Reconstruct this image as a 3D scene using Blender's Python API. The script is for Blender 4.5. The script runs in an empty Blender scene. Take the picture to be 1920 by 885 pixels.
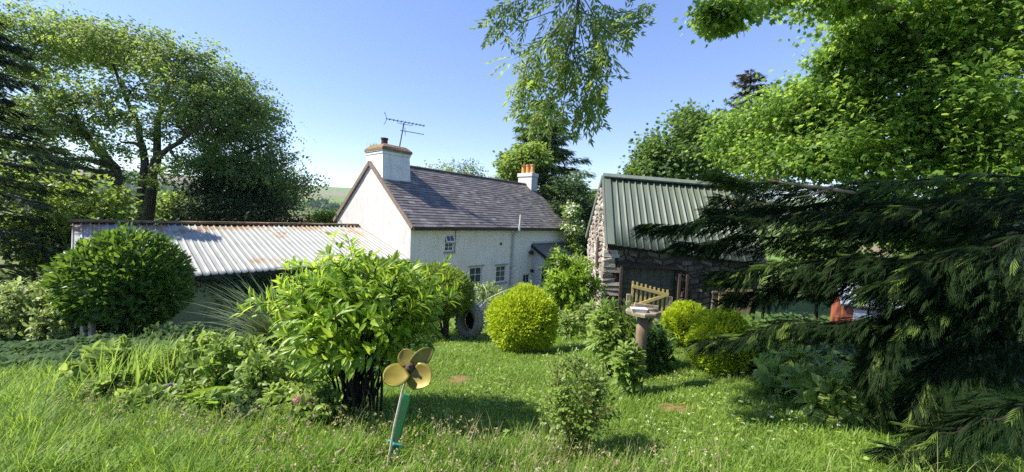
import bpy, bmesh, math, random
import numpy as np
from mathutils import Vector, Matrix
R_ = math.radians
rng = np.random.default_rng(7)
random.seed(7)
scene = bpy.context.scene
COL = scene.collection

# ------------------------------------------------------------------ camera, sky, sun, exposure
F_PX = 694.0
PITCH, ROLL = R_(-3.0), R_(2.6)
_f = np.array([0, math.cos(PITCH), math.sin(PITCH)])
_u0 = np.cross([1.0, 0, 0], _f)
CR = math.cos(ROLL) * np.array([1.0, 0, 0]) + math.sin(ROLL) * _u0
CU = -math.sin(ROLL) * np.array([1.0, 0, 0]) + math.cos(ROLL) * _u0
def ray(x, y):
    v = _f + CR * (x - 960) / F_PX + CU * (442.5 - y) / F_PX
    return v / v[1]
def at(x, y, Y):
    return ray(x, y) * Y
cam_d = bpy.data.cameras.new('camera')
cam = bpy.data.objects.new('camera', cam_d); COL.objects.link(cam)
cam_d.sensor_width = 36; cam_d.lens = 36 * F_PX / 1920
cam_d.clip_start = 0.05; cam_d.clip_end = 9000
M = Matrix.Identity(4)
for i in range(3):
    M[i][0] = CR[i]; M[i][1] = CU[i]; M[i][2] = -_f[i]
cam.matrix_world = M
scene.camera = cam

SUN_AZ, SUN_EL = R_(262), R_(49)
world = bpy.data.worlds.new('World'); scene.world = world; world.use_nodes = True
wt = world.node_tree
bg = wt.nodes['Background']
sky = wt.nodes.new('ShaderNodeTexSky'); sky.sky_type = 'NISHITA'; sky.sun_disc = False
sky.sun_elevation = SUN_EL; sky.sun_rotation = SUN_AZ
sky.air_density = 1.0; sky.dust_density = 0.0; sky.ozone_density = 2.0; sky.altitude = 100
hs = wt.nodes.new('ShaderNodeHueSaturation'); hs.inputs['Saturation'].default_value = 1.35; hs.inputs['Hue'].default_value = 0.520
gm = wt.nodes.new('ShaderNodeGamma'); gm.inputs['Gamma'].default_value = 0.68
wt.links.new(sky.outputs[0], gm.inputs['Color']); wt.links.new(gm.outputs[0], hs.inputs['Color'])
wt.links.new(hs.outputs[0], bg.inputs['Color']); bg.inputs['Strength'].default_value = 0.135
sd = bpy.data.lights.new('sun', 'SUN'); sd.energy = 3.25; sd.angle = R_(0.53); sd.color = (1, 0.93, 0.80)
sun = bpy.data.objects.new('sun', sd); COL.objects.link(sun)
sdir = Vector((math.sin(SUN_AZ) * math.cos(SUN_EL), math.cos(SUN_AZ) * math.cos(SUN_EL), math.sin(SUN_EL)))
sun.rotation_euler = sdir.to_track_quat('Z', 'Y').to_euler(); sun.location = sdir * 60
scene.view_settings.view_transform = 'Standard'; scene.view_settings.look = 'None'
scene.view_settings.exposure = 1.62; scene.view_settings.gamma = 1; scene.view_settings.use_curve_mapping = False
scene.render.engine = 'CYCLES'
cy = scene.cycles
cy.use_denoising = False; cy.use_adaptive_sampling = False
try: cy.denoiser = 'OPENIMAGEDENOISE'
except Exception: pass
cy.max_bounces = 6; cy.diffuse_bounces = 3; cy.glossy_bounces = 2; cy.transmission_bounces = 4; cy.volume_bounces = 0
cy.transparent_max_bounces = 8; cy.caustics_reflective = False; cy.caustics_refractive = False
cy.sample_clamp_indirect = 6

# ------------------------------------------------------------------ materials
def new_mat(name):
    m = bpy.data.materials.new(name); m.use_nodes = True
    nt = m.node_tree
    return m, nt, nt.nodes['Principled BSDF'], nt.nodes['Material Output']
def N(nt, t, **kw):
    n = nt.nodes.new(t)
    for k, v in kw.items(): setattr(n, k, v)
    return n
def L(nt, a, b): nt.links.new(a, b)
def c4(c): return (c[0], c[1], c[2], 1)
def ramp(nt, src, stops):
    r = N(nt, 'ShaderNodeValToRGB')
    cr = r.color_ramp
    while len(cr.elements) < len(stops): cr.elements.new(0.5)
    for e, (p, c) in zip(cr.elements, stops):
        e.position = p; e.color = c4(c) if not isinstance(c, float) else (c, c, c, 1)
    L(nt, src, r.inputs['Fac']); return r.outputs['Color']
def noise(nt, scale, detail=4, rough=.55, coord='Object', vec=None, dist=0):
    n = N(nt, 'ShaderNodeTexNoise'); n.inputs['Scale'].default_value = scale
    n.inputs['Detail'].default_value = detail; n.inputs['Roughness'].default_value = rough
    n.inputs['Distortion'].default_value = dist
    if vec is None:
        tc = N(nt, 'ShaderNodeTexCoord'); vec = tc.outputs[coord]
    L(nt, vec, n.inputs['Vector'])
    return n.outputs['Fac']
def mixc(nt, fac, a, b, mode='MIX'):
    m = N(nt, 'ShaderNodeMix', data_type='RGBA', blend_type=mode)
    for s, v in ((m.inputs[0], fac), (m.inputs[6], a), (m.inputs[7], b)):
        if hasattr(v, 'node'): L(nt, v, s)
        elif isinstance(v, (int, float)): s.default_value = v
        else: s.default_value = c4(v)
    return m.outputs[2]
def bump(nt, b, h, strength=.3, dist=.02):
    n = N(nt, 'ShaderNodeBump'); n.inputs['Strength'].default_value = strength; n.inputs['Distance'].default_value = dist
    L(nt, h, n.inputs['Height']); L(nt, n.outputs['Normal'], b.inputs['Normal'])
def leaf_mat(name, dark, light, trans, tfac=.35, rough=.5, nscale=1.5, hue=.02, spec=.4):
    m, nt, b, out = new_mat(name)
    g = N(nt, 'ShaderNodeNewGeometry')
    ri = g.outputs['Random Per Island']
    nz = noise(nt, nscale, 3)
    ad = N(nt, 'ShaderNodeMath', operation='MULTIPLY_ADD'); L(nt, ri, ad.inputs[0]); ad.inputs[1].default_value = .55
    sc = N(nt, 'ShaderNodeMath', operation='MULTIPLY'); L(nt, nz, sc.inputs[0]); sc.inputs[1].default_value = .5
    L(nt, sc.outputs[0], ad.inputs[2])
    col = ramp(nt, ad.outputs[0], [(.15, dark), (.85, light)])
    L(nt, col, b.inputs['Base Color']); b.inputs['Roughness'].default_value = rough
    b.inputs['Specular IOR Level'].default_value = spec
    tr = N(nt, 'ShaderNodeBsdfTranslucent')
    tc = mixc(nt, 1.0, col, tuple(t / max(1e-4, (l + d) / 2) for t, l, d in zip(trans, light, dark)), 'MULTIPLY')
    L(nt, tc, tr.inputs['Color'])
    mx = N(nt, 'ShaderNodeMixShader'); mx.inputs[0].default_value = tfac
    L(nt, b.outputs[0], mx.inputs[1]); L(nt, tr.outputs[0], mx.inputs[2]); L(nt, mx.outputs[0], out.inputs['Surface'])
    return m
def plain(name, col, rough=.6, var=.25, scale=6, metal=0.0, bmp=.15, spec=.4, col2=None, bscale=None):
    m, nt, b, out = new_mat(name)
    nz = noise(nt, scale, 5)
    c2 = col2 or tuple(c * (1 - var) for c in col)
    L(nt, ramp(nt, nz, [(.3, c2), (.7, col)]), b.inputs['Base Color'])
    b.inputs['Roughness'].default_value = rough; b.inputs['Metallic'].default_value = metal
    b.inputs['Specular IOR Level'].default_value = spec
    if bmp: bump(nt, b, noise(nt, bscale or scale * 6, 4), bmp, .01)
    return m
def bark_mat(name, a, b_, scale=5):
    m, nt, b, out = new_mat(name)
    tc = N(nt, 'ShaderNodeTexCoord'); mp = N(nt, 'ShaderNodeMapping'); mp.inputs['Scale'].default_value = (1, 1, .25)
    L(nt, tc.outputs['Object'], mp.inputs['Vector'])
    nz = noise(nt, scale * 3, 6, .65, vec=mp.outputs[0])
    L(nt, ramp(nt, nz, [(.35, a), (.65, b_)]), b.inputs['Base Color']); b.inputs['Roughness'].default_value = .9
    bump(nt, b, nz, .6, .03)
    return m

MAT = {}
def white_render(name, base, stain, sc=1.0, rough=.45):
    m, nt, b, out = new_mat(name)
    n1 = noise(nt, 1.2 * sc, 6, .6); n2 = noise(nt, 7 * sc, 5, .6)
    tc = N(nt, 'ShaderNodeTexCoord'); mp = N(nt, 'ShaderNodeMapping'); mp.inputs['Scale'].default_value = (3, 3, .35)
    L(nt, tc.outputs['Object'], mp.inputs['Vector']); n3 = noise(nt, 1.5, 5, .6, vec=mp.outputs[0])
    c = mixc(nt, ramp(nt, n1, [(.38, 0.0), (.72, .55)]), base, stain)
    c = mixc(nt, ramp(nt, n3, [(.48, 0.0), (.75, .6)]), c, tuple(q * .85 for q in stain))
    c = mixc(nt, ramp(nt, n2, [(.62, 0.0), (.75, .3)]), c, tuple(s * .75 for s in stain))
    L(nt, c, b.inputs['Base Color']); b.inputs['Roughness'].default_value = .85
    bump(nt, b, noise(nt, 4 * sc, 5, .6), rough, .05)
    return m
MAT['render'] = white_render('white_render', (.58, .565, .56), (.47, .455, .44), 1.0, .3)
MAT['render_bounce'] = white_render('bounce_tinted_render', (.86, .80, .70), (.74, .68, .58), 1.0, .14)  # white render warmed and brightened to stand for light bounced off sunlit ground
MAT['chimney_white'] = white_render('chimney_render', (.76, .76, .75), (.55, .55, .54), 2)
def slate_mat():
    m, nt, b, out = new_mat('slate')
    g = N(nt, 'ShaderNodeNewGeometry')
    c = ramp(nt, g.outputs['Random Per Island'], [(0, (.085, .077, .075)), (.5, (.13, .12, .116)), (.9, (.17, .157, .15)), (1, (.24, .225, .21))])
    n1 = noise(nt, 2.0, 6, .65); n2 = noise(nt, 25, 4)
    c = mixc(nt, ramp(nt, n1, [(.5, 0.0), (.75, .5)]), c, (.19, .165, .13))
    c = mixc(nt, ramp(nt, n2, [(.62, 0.0), (.72, .35)]), c, (.25, .24, .2))
    L(nt, c, b.inputs['Base Color']); b.inputs['Roughness'].default_value = .55
    bump(nt, b, noise(nt, 40, 4), .25, .01)
    return m
MAT['slate'] = slate_mat()
MAT['dark_wood'] = plain('dark_painted_wood', (.05, .032, .028), .6, .5, 9)
MAT['verge'] = plain('verge_mortar', (.27, .2, .16), .9, .5, 12, bmp=.5)
MAT['black_iron'] = plain('black_iron', (.02, .02, .022), .4, .3, 10)
MAT['grey_pipe'] = plain('grey_pipe', (.55, .55, .53), .5, .2, 8)
MAT['upvc'] = plain('white_frame', (.78, .78, .76), .35, .06, 8, bmp=0)
MAT['stone_sill'] = plain('stone_sill', (.4, .38, .35), .85, .3, 8)
MAT['dark_in'] = plain('dark_interior', (.012, .012, .013), .8, .3, 4, bmp=0)
MAT['pot_yellow'] = plain('buff_clay', (.62, .36, .12), .75, .35, 7, col2=(.45, .2, .07))
MAT['pot_rust'] = plain('sooty_clay', (.055, .035, .03), .85, .6, 14, col2=(.1, .04, .025))
MAT['moss_mortar'] = plain('mossy_mortar', (.3, .21, .11), .95, .5, 14, col2=(.12, .08, .05), bmp=1.0, bscale=40)
MAT['alu'] = plain('weathered_aluminium', (.12, .14, .17), .5, .3, 10, metal=.5)
def glass_mat():
    m, nt, b, out = new_mat('window_glass')
    L(nt, ramp(nt, noise(nt, 1.5, 2), [(.4, (.015, .02, .03)), (.7, (.05, .07, .1))]), b.inputs['Base Color'])
    b.inputs['Roughness'].default_value = .06; b.inputs['Specular IOR Level'].default_value = .8
    return m
MAT['glass'] = glass_mat()
def corr_mat():
    m, nt, b, out = new_mat('white_corrugated_sheet')
    tc = N(nt, 'ShaderNodeTexCoord')
    mp = N(nt, 'ShaderNodeMapping'); mp.inputs['Scale'].default_value = (4.0, .5, 1); L(nt, tc.outputs['Object'], mp.inputs['Vector'])
    n1 = noise(nt, 1.6, 6, .7, vec=mp.outputs[0]); n2 = noise(nt, 1.1, 6, .7); n3 = noise(nt, 14, 5, .7)
    sx = N(nt, 'ShaderNodeSeparateXYZ'); L(nt, tc.outputs['Object'], sx.inputs[0])
    # lichen and rust crust gathers near the top lap of the sheets (object y runs up the slope)
    my = N(nt, 'ShaderNodeMapRange'); L(nt, sx.outputs['Y'], my.inputs[0]); my.inputs[1].default_value = 2.7; my.inputs[2].default_value = 4.3
    my.inputs[3].default_value = 0; my.inputs[4].default_value = .21
    ad = N(nt, 'ShaderNodeMath', operation='ADD'); L(nt, n2, ad.inputs[0]); L(nt, my.outputs[0], ad.inputs[1])
    ad2 = N(nt, 'ShaderNodeMath', operation='MULTIPLY_ADD'); L(nt, n3, ad2.inputs[0]); ad2.inputs[1].default_value = .35; L(nt, ad.outputs[0], ad2.inputs[2])
    base = ramp(nt, n1, [(.3, (.23, .24, .225)), (.55, (.32, .33, .305)), (.8, (.19, .185, .16))])
    rust = ramp(nt, n3, [(.3, (.16, .085, .04)), (.55, (.27, .19, .12)), (.7, (.36, .27, .08))])
    c = mixc(nt, ramp(nt, ad2.outputs[0], [(.79, 0.0), (.825, 1.0)]), base, rust)
    L(nt, c, b.inputs['Base Color']); b.inputs['Roughness'].default_value = .5
    bump(nt, b, n3, .2, .01)
    return m
MAT['corr'] = corr_mat()
def green_sheet():
    m, nt, b, out = new_mat('green_box_profile_sheet')
    tc = N(nt, 'ShaderNodeTexCoord'); mp = N(nt, 'ShaderNodeMapping'); mp.inputs['Scale'].default_value = (3, .4, .4); L(nt, tc.outputs['Object'], mp.inputs['Vector'])
    n1 = noise(nt, 1.5, 6, .65, vec=mp.outputs[0])
    L(nt, ramp(nt, n1, [(.3, (.10, .125, .098)), (.6, (.135, .162, .128)), (.8, (.17, .19, .15))]), b.inputs['Base Color'])
    b.inputs['Roughness'].default_value = .5; bump(nt, b, noise(nt, 20, 3), .08, .01)
    mp2 = N(nt, 'ShaderNodeMapping'); mp2.inputs['Scale'].default_value = (9, .8, .8); L(nt, tc.outputs['Object'], mp2.inputs['Vector'])
    base = b.inputs['Base Color'].links[0].from_socket
    c = mixc(nt, ramp(nt, noise(nt, 1.3, 6, .7, vec=mp2.outputs[0]), [(.55, 0.0), (.75, .45)]), base, (.21, .22, .17))
    c = mixc(nt, ramp(nt, noise(nt, 2.2, 6, .7), [(.6, 0.0), (.7, .5)]), c, (.085, .10, .065))
    L(nt, c, b.inputs['Base Color'])
    return m
MAT['green_sheet'] = green_sheet()
def stone_mat(name, a, b_, c_, lich):
    m, nt, b, out = new_mat(name)
    g = N(nt, 'ShaderNodeNewGeometry')
    c = ramp(nt, g.outputs['Random Per Island'], [(0, a), (.5, b_), (1, c_)])
    n1 = noise(nt, 9, 6, .65)
    c = mixc(nt, ramp(nt, n1, [(.5, 0.0), (.7, .6)]), c, lich)
    L(nt, c, b.inputs['Base Color']); b.inputs['Roughness'].default_value = .9
    bump(nt, b, noise(nt, 22, 6, .7), .8, .03)
    return m
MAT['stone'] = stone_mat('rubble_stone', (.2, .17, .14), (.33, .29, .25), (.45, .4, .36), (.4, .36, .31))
MAT['stone_dark'] = stone_mat('shaded_rubble_stone', (.05, .042, .032), (.10, .085, .065), (.17, .145, .115), (.13, .11, .075))  # darker copy of the rubble stone, shade of the front wall in its colour
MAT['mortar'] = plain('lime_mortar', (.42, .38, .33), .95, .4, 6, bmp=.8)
MAT['mortar_dark'] = plain('shaded_lime_mortar', (.06, .05, .038), .95, .4, 6, bmp=.8)  # same mortar darkened to stand for shade on the barn front
MAT['rust_steel'] = plain('rusty_steel', (.095, .058, .044), .8, .5, 12, col2=(.05, .034, .03))
MAT['grey_door'] = plain('grey_green_boards', (.105, .105, .085), .7, .4, 6)
MAT['gate_wood'] = plain('pale_gate_wood', (.50, .38, .13), .75, .3, 10, col2=(.38, .29, .12))
MAT['log'] = bark_mat('log_wood', (.10, .07, .045), (.27, .19, .12), 4)
MAT['weathered_board'] = bark_mat('weathered_boards', (.17, .135, .095), (.36, .3, .22), 3)
MAT['tan_board'] = plain('tan_board', (.42, .3, .17), .8, .3, 5)
MAT['white_plastic'] = plain('white_tray', (.75, .77, .8), .35, .15, 20, bmp=0)
MAT['green_paint'] = plain('green_paint', (.025, .20, .07), .6, .4, 22, col2=(.05, .12, .05), bmp=.4)
MAT['bleached_paint'] = plain('bleached_pole', (.6, .55, .45), .7, .3, 20)
MAT['blue_tie'] = plain('blue_tie', (.04, .26, .25), .6, .3, 20)
def blade_mat():
    m, nt, b, out = new_mat('weathered_yellow_bronze')
    n1 = noise(nt, 7, 5, .6); n2 = noise(nt, 16, 5, .7)
    c = ramp(nt, n1, [(.3, (.115, .10, .014)), (.55, (.215, .178, .022)), (.8, (.34, .285, .09))])
    c = mixc(nt, ramp(nt, n2, [(.55, 0.0), (.68, .8)]), c, (.22, .09, .02))
    L(nt, c, b.inputs['Base Color']); b.inputs['Roughness'].default_value = .45; b.inputs['Metallic'].default_value = .25
    bump(nt, b, n2, .3, .005)
    return m
MAT['bronze'] = blade_mat()
MAT['rubber'] = plain('weathered_rubber', (.36, .33, .29), .9, .3, 8, col2=(.24, .22, .2), bmp=.4)
MAT['red_tin'] = plain('red_painted_tin', (.42, .13, .075), .5, .3, 5)
MAT['white_tin'] = plain('white_painted_tin', (.68, .7, .72), .5, .2, 5)
MAT['bark'] = bark_mat('grey_brown_bark', (.045, .036, .027), (.12, .1, .075))
MAT['bark_dark'] = bark_mat('dark_twig_bark', (.008, .006, .004), (.02, .014, .010))
MAT['bark_ivy'] = bark_mat('mossy_bark', (.03, .032, .018), (.085, .08, .045))
MAT['bark_red'] = bark_mat('red_brown_bark', (.06, .035, .02), (.15, .09, .055))
MAT['bark_pale'] = bark_mat('pale_lichen_bark', (.11, .115, .085), (.26, .27, .2))
MAT['branch_wood_lit'] = bark_mat('sunlit_branch_wood', (.2, .11, .06), (.5, .36, .22))  # branch wood paled to stand for sun falling along its top
# foliage
MAT['oak'] = leaf_mat('mid_green_leaves', (.065, .125, .035), (.17, .25, .07), (.32, .46, .1), .45, .55, .6, spec=.2)
MAT['ash'] = leaf_mat('ash_leaves', (.07, .13, .035), (.20, .28, .075), (.40, .54, .11), .45, .5, .5, spec=.25)
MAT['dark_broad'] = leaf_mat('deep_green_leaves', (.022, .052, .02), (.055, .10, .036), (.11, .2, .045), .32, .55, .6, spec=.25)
MAT['evergreen'] = leaf_mat('evergreen_needles', (.012, .028, .010), (.035, .065, .02), (.05, .10, .02), .25, .6, .8, spec=.2)
MAT['bright_bush'] = leaf_mat('light_green_leaves', (.08, .14, .025), (.2, .28, .05), (.4, .55, .08), .42, .5, .6)
MAT['spruce'] = leaf_mat('spruce_needles', (.07, .12, .04), (.15, .23, .07), (.24, .36, .08), .4, .6, .5, spec=.2)
MAT['brown_spruce'] = leaf_mat('browned_needles', (.05, .05, .025), (.12, .10, .05), (.12, .1, .04), .3, .6, .5)
MAT['sycamore'] = leaf_mat('sycamore_leaves', (.048, .108, .02), (.155, .25, .045), (.41, .61, .09), .48, .45, .7, spec=.3)
MAT['sycamore_far'] = leaf_mat('sycamore_leaves_far', (.05, .10, .028), (.11, .19, .045), (.24, .38, .06), .4, .5, .6)
MAT['cypress'] = leaf_mat('cypress_sprays', (.008, .020, .006), (.024, .052, .014), (.045, .085, .015), .25, .7, 2, spec=.12)  # sprays darkened for the shade of the tree overhead
MAT['cypress_lit'] = leaf_mat('cypress_sunlit_sprays', (.06, .11, .02), (.14, .21, .04), (.2, .32, .05), .3, .6, 2, spec=.2)  # lighter copy of the cypress sprays, sunlight on the tips put into colour
MAT['golden'] = leaf_mat('golden_sprays', (.22, .33, .012), (.50, .60, .035), (.7, .8, .04), .35, .6, 3)
MAT['topiary'] = leaf_mat('clipped_evergreen_sprays', (.09, .15, .02), (.24, .33, .04), (.38, .5, .06), .3, .6, 3)
MAT['laurel'] = leaf_mat('laurel_leaves', (.025, .07, .012), (.10, .19, .03), (.24, .40, .04), .3, .36, 1.5, spec=.35)
MAT['glossy'] = leaf_mat('glossy_shrub_leaves', (.09, .18, .022), (.26, .38, .045), (.55, .75, .07), .42, .38, 2.5, spec=.35)
MAT['pale_shrub'] = leaf_mat('pale_green_leaves', (.19, .25, .07), (.40, .48, .17), (.5, .6, .16), .36, .5, 1.5, spec=.3)
MAT['mid_shrub'] = leaf_mat('small_shrub_leaves', (.10, .17, .035), (.27, .37, .085), (.42, .58, .1), .4, .45, 3, spec=.35)
MAT['border'] = leaf_mat('border_leaves', (.12, .20, .04), (.32, .42, .11), (.48, .62, .12), .38, .45, 3, spec=.35)
MAT['fern'] = leaf_mat('fern_fronds', (.09, .17, .02), (.19, .32, .04), (.38, .58, .06), .42, .5, 3)
MAT['strap'] = leaf_mat('strap_leaves', (.12, .22, .04), (.26, .38, .09), (.42, .58, .1), .38, .4, 3, spec=.35)
MAT['phormium'] = leaf_mat('phormium_leaves', (.09, .135, .05), (.25, .31, .12), (.28, .36, .12), .25, .4, 2)
MAT['cover'] = leaf_mat('ground_cover_leaves', (.035, .08, .03), (.085, .15, .055), (.13, .22, .07), .32, .7, 2, spec=.12)
MAT['grass'] = leaf_mat('grass_blades', (.078, .15, .02), (.23, .345, .058), (.44, .64, .075), .4, .5, 1.6, spec=.3)
MAT['grass_seed'] = leaf_mat('dry_grass_stems', (.24, .22, .1), (.42, .38, .2), (.4, .38, .18), .3, .6, 2)
MAT['petal_white'] = leaf_mat('white_petals', (.55, .55, .45), (.8, .78, .68), (.7, .7, .55), .3, .6, 5)
MAT['petal_pink'] = leaf_mat('pink_petals', (.5, .22, .32), (.75, .45, .52), (.7, .35, .4), .3, .6, 5)
MAT['petal_purple'] = leaf_mat('purple_petals', (.16, .05, .36), (.34, .14, .58), (.3, .1, .5), .3, .6, 5)
MAT['petal_yellow'] = leaf_mat('yellow_petals', (.6, .38, .03), (.8, .6, .05), (.8, .5, .04), .3, .6, 5)

# ------------------------------------------------------------------ object helpers
def tag(o, label=None, cat=None, group=None, kind=None):
    if label: o['label'] = label
    if cat: o['category'] = cat
    if group: o['group'] = group
    if kind: o['kind'] = kind
    return o
def empty(name, label, cat, loc=(0, 0, 0), rz=0.0, group=None):
    o = bpy.data.objects.new(name, None); COL.objects.link(o)
    o.location = Vector([float(v) for v in loc]); o.rotation_euler = (0, 0, rz); o.empty_display_size = .2
    return tag(o, label, cat, group)
def np_mesh(name, V, faces, mat, parent=None, smooth=False, local=True):
    """V (n,3) array; faces: list of (k,m) int arrays grouped by corner count"""
    me = bpy.data.meshes.new(name)
    me.vertices.add(len(V)); me.vertices.foreach_set('co', np.ascontiguousarray(V, dtype=np.float32).ravel())
    idx = np.concatenate([f.ravel() for f in faces]); cnt = np.concatenate([np.full(len(f), f.shape[1]) for f in faces])
    st = np.concatenate([[0], np.cumsum(cnt)[:-1]])
    me.loops.add(len(idx)); me.loops.foreach_set('vertex_index', idx.astype(np.int32))
    me.polygons.add(len(cnt)); me.polygons.foreach_set('loop_start', st.astype(np.int32))
    if smooth: me.polygons.foreach_set('use_smooth', np.ones(len(cnt), dtype=bool))
    me.update(calc_edges=True); me.validate()
    me.materials.append(mat)
    o = bpy.data.objects.new(name, me); COL.objects.link(o)
    if parent is not None: o.parent = parent
    return o
class MB:
    def __init__(s): s.v = []; s.f = []
    def add(s, vs, fs):
        b = len(s.v); s.v += [tuple(float(c) for c in v) for v in vs]; s.f += [tuple(b + i for i in f) for f in fs]; return s
    def box(s, x0, x1, y0, y1, z0, z1):
        return s.add([(x0, y0, z0), (x1, y0, z0), (x1, y1, z0), (x0, y1, z0), (x0, y0, z1), (x1, y0, z1), (x1, y1, z1), (x0, y1, z1)],
                     [(0, 3, 2, 1), (4, 5, 6, 7), (0, 1, 5, 4), (1, 2, 6, 5), (2, 3, 7, 6), (3, 0, 4, 7)])
    def hexa(s, p):   # 8 points: bottom 4 ccw, top 4 ccw
        return s.add(p, [(0, 3, 2, 1), (4, 5, 6, 7), (0, 1, 5, 4), (1, 2, 6, 5), (2, 3, 7, 6), (3, 0, 4, 7)])
    def bar(s, a, b, w, h, up=(0, 0, 1)):
        a = Vector([float(q) for q in a]); b = Vector([float(q) for q in b]); d = (b - a).normalized(); u = Vector(up)
        sd_ = d.cross(u)
        if sd_.length < 1e-4: sd_ = d.cross(Vector((1, 0, 0)))
        sd_.normalize(); u = sd_.cross(d)
        P = []
        for e in (a, b):
            P.append([e + sd_ * w / 2 * i + u * h / 2 * j for i, j in ((-1, -1), (1, -1), (1, 1), (-1, 1))])
        return s.add(P[0] + P[1], [(0, 1, 2, 3), (7, 6, 5, 4), (0, 4, 5, 1), (1, 5, 6, 2), (2, 6, 7, 3), (3, 7, 4, 0)])
    def tube(s, pts, rad, n=8, cap=True):
        pts = [Vector([float(q) for q in p]) for p in pts]
        if not hasattr(rad, '__len__'): rad = [rad] * len(pts)
        ref = None; rings = []
        for i, p in enumerate(pts):
            d = (pts[min(i + 1, len(pts) - 1)] - pts[max(i - 1, 0)])
            if d.length < 1e-6: d = Vector((0, 0, 1))
            d.normalize()
            if ref is None: ref = Vector((1, 0, 0)) if abs(d.x) < .9 else Vector((0, 1, 0))
            a = d.cross(ref).normalized(); b = d.cross(a); ref = b.cross(d) if False else ref
            rings.append([p + (a * math.cos(t) + b * math.sin(t)) * rad[i] for t in [2 * math.pi * k / n for k in range(n)]])
        vs = [v for r in rings for v in r]; fs = []
        for i in range(len(pts) - 1):
            for k in range(n):
                fs.append((i * n + k, (i + 1) * n + k, (i + 1) * n + (k + 1) % n, i * n + (k + 1) % n))
        if cap: fs += [tuple(range(n)), tuple(reversed([(len(pts) - 1) * n + k for k in range(n)]))]
        return s.add(vs, fs)
    def lathe(s, prof, n=20, c=(0, 0, 0), wob=0):
        vs = []; fs = []
        for (r, z) in prof:
            for k in range(n):
                t = 2 * math.pi * k / n; rr = r * (1 + wob * math.sin(3 * t + z * 5) + wob * random.uniform(-.5, .5))
                vs.append((c[0] + rr * math.cos(t), c[1] + rr * math.sin(t), c[2] + z))
        for i in range(len(prof) - 1):
            for k in range(n): fs.append((i * n + k, i * n + (k + 1) % n, (i + 1) * n + (k + 1) % n, (i + 1) * n + k))
        fs += [tuple(reversed(range(n))), tuple((len(prof) - 1) * n + k for k in range(n))]
        return s.add(vs, fs)
    def build(s, name, mat, parent=None, smooth=False, bevel=0, loc=None, rot=None):
        me = bpy.data.meshes.new(name); me.from_pydata(s.v, [], s.f); me.validate(); me.update()
        me.materials.append(mat)
        if smooth:
            me.polygons.foreach_set('use_smooth', np.ones(len(me.polygons), dtype=bool))
        o = bpy.data.objects.new(name, me); COL.objects.link(o)
        if parent is not None: o.parent = parent
        if loc is not None: o.location = loc
        if rot is not None: o.rotation_euler = rot
        if bevel:
            b = o.modifiers.new('bevel', 'BEVEL'); b.width = bevel; b.segments = 2; b.limit_method = 'ANGLE'
        return o

def nrm(a): return a / np.maximum(np.linalg.norm(a, axis=-1, keepdims=True), 1e-9)
# leaf templates: (verts (k,3): along, side, up), tris list, quads list
def T(v, t=(), q=()): return np.array(v, float), np.array(t, int).reshape(-1, 3), np.array(q, int).reshape(-1, 4)
TPL = {}
TPL['simple'] = T([(0, 0, 0), (.45, .5, .06), (1, 0, -.05), (.45, -.5, .06)], [(0, 2, 1), (0, 3, 2)])
TPL['leaf'] = T([(0, 0, 0), (.3, .42, .08), (.3, 0, .02), (.3, -.42, .08), (.65, .42, .05), (.65, 0, 0), (.65, -.42, .05), (1, 0, -.1)],
                [(0, 2, 1), (0, 3, 2), (4, 5, 7), (5, 6, 7)], [(1, 2, 5, 4), (2, 3, 6, 5)])
def pinnate(n, lw, ll, droop=.25, taper=.5):
    vs = []; ts = []
    for i in range(n):
        t = .25 + .7 * i / (n - 1)
        sc = ll * (1 - taper * abs(t - .5))
        for sgn in (1, -1):
            b = len(vs); a = .75
            dx, dy = math.cos(a) * sc, math.sin(a) * sc * sgn
            z0 = -droop * t * t
            vs += [(t, 0, z0), (t + dx * .5 - dy * lw, dy * .5 + dx * lw, z0 - .03), (t + dx, dy, z0 - .12), (t + dx * .5 + dy * lw, dy * .5 - dx * lw, z0 - .03)]
            ts += [(b, b + 2, b + 1), (b, b + 3, b + 2)]
    b = len(vs); vs += [(.95, 0, -droop), (1.1, lw * ll, -droop), (1.3, 0, -droop - .1), (1.1, -lw * ll, -droop)]; ts += [(b, b + 2, b + 1), (b, b + 3, b + 2)]
    b = len(vs); vs += [(0, .01, 0), (1, .008, -droop), (1, -.008, -droop), (0, -.01, 0)]; ts += [(b, b + 2, b + 1), (b, b + 3, b + 2)]
    return T(vs, ts)
TPL['pinnate'] = pinnate(4, .22, .42)
TPL['pinnate_far'] = pinnate(2, .33, .6)
TPL['fern'] = pinnate(11, .16, .42, .5, .9)
def palmate():
    vs = [(0, 0, 0)]; ts = []
    lob = [(-1.9, .55), (-.95, .85), (0, 1.0), (.95, .85), (1.9, .55)]
    c = (.32, 0, .04)
    vs.append(c)
    ring = []
    for i, (a, r) in enumerate(lob):
        if i: 
            am = (a + lob[i - 1][0]) / 2; ring.append((.32 + .34 * math.cos(am), .34 * math.sin(am), .02))
        ring.append((.32 + .68 * r * math.cos(a), .68 * r * math.sin(a), -.08))
    b = len(vs); vs += ring
    ts.append((0, 1, b)); 
    for i in range(len(ring) - 1): ts.append((1, b + i + 1, b + i))
    ts.append((0, b + len(ring) - 1, 1))
    return T(vs, ts)
TPL['palmate'] = palmate()
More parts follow.
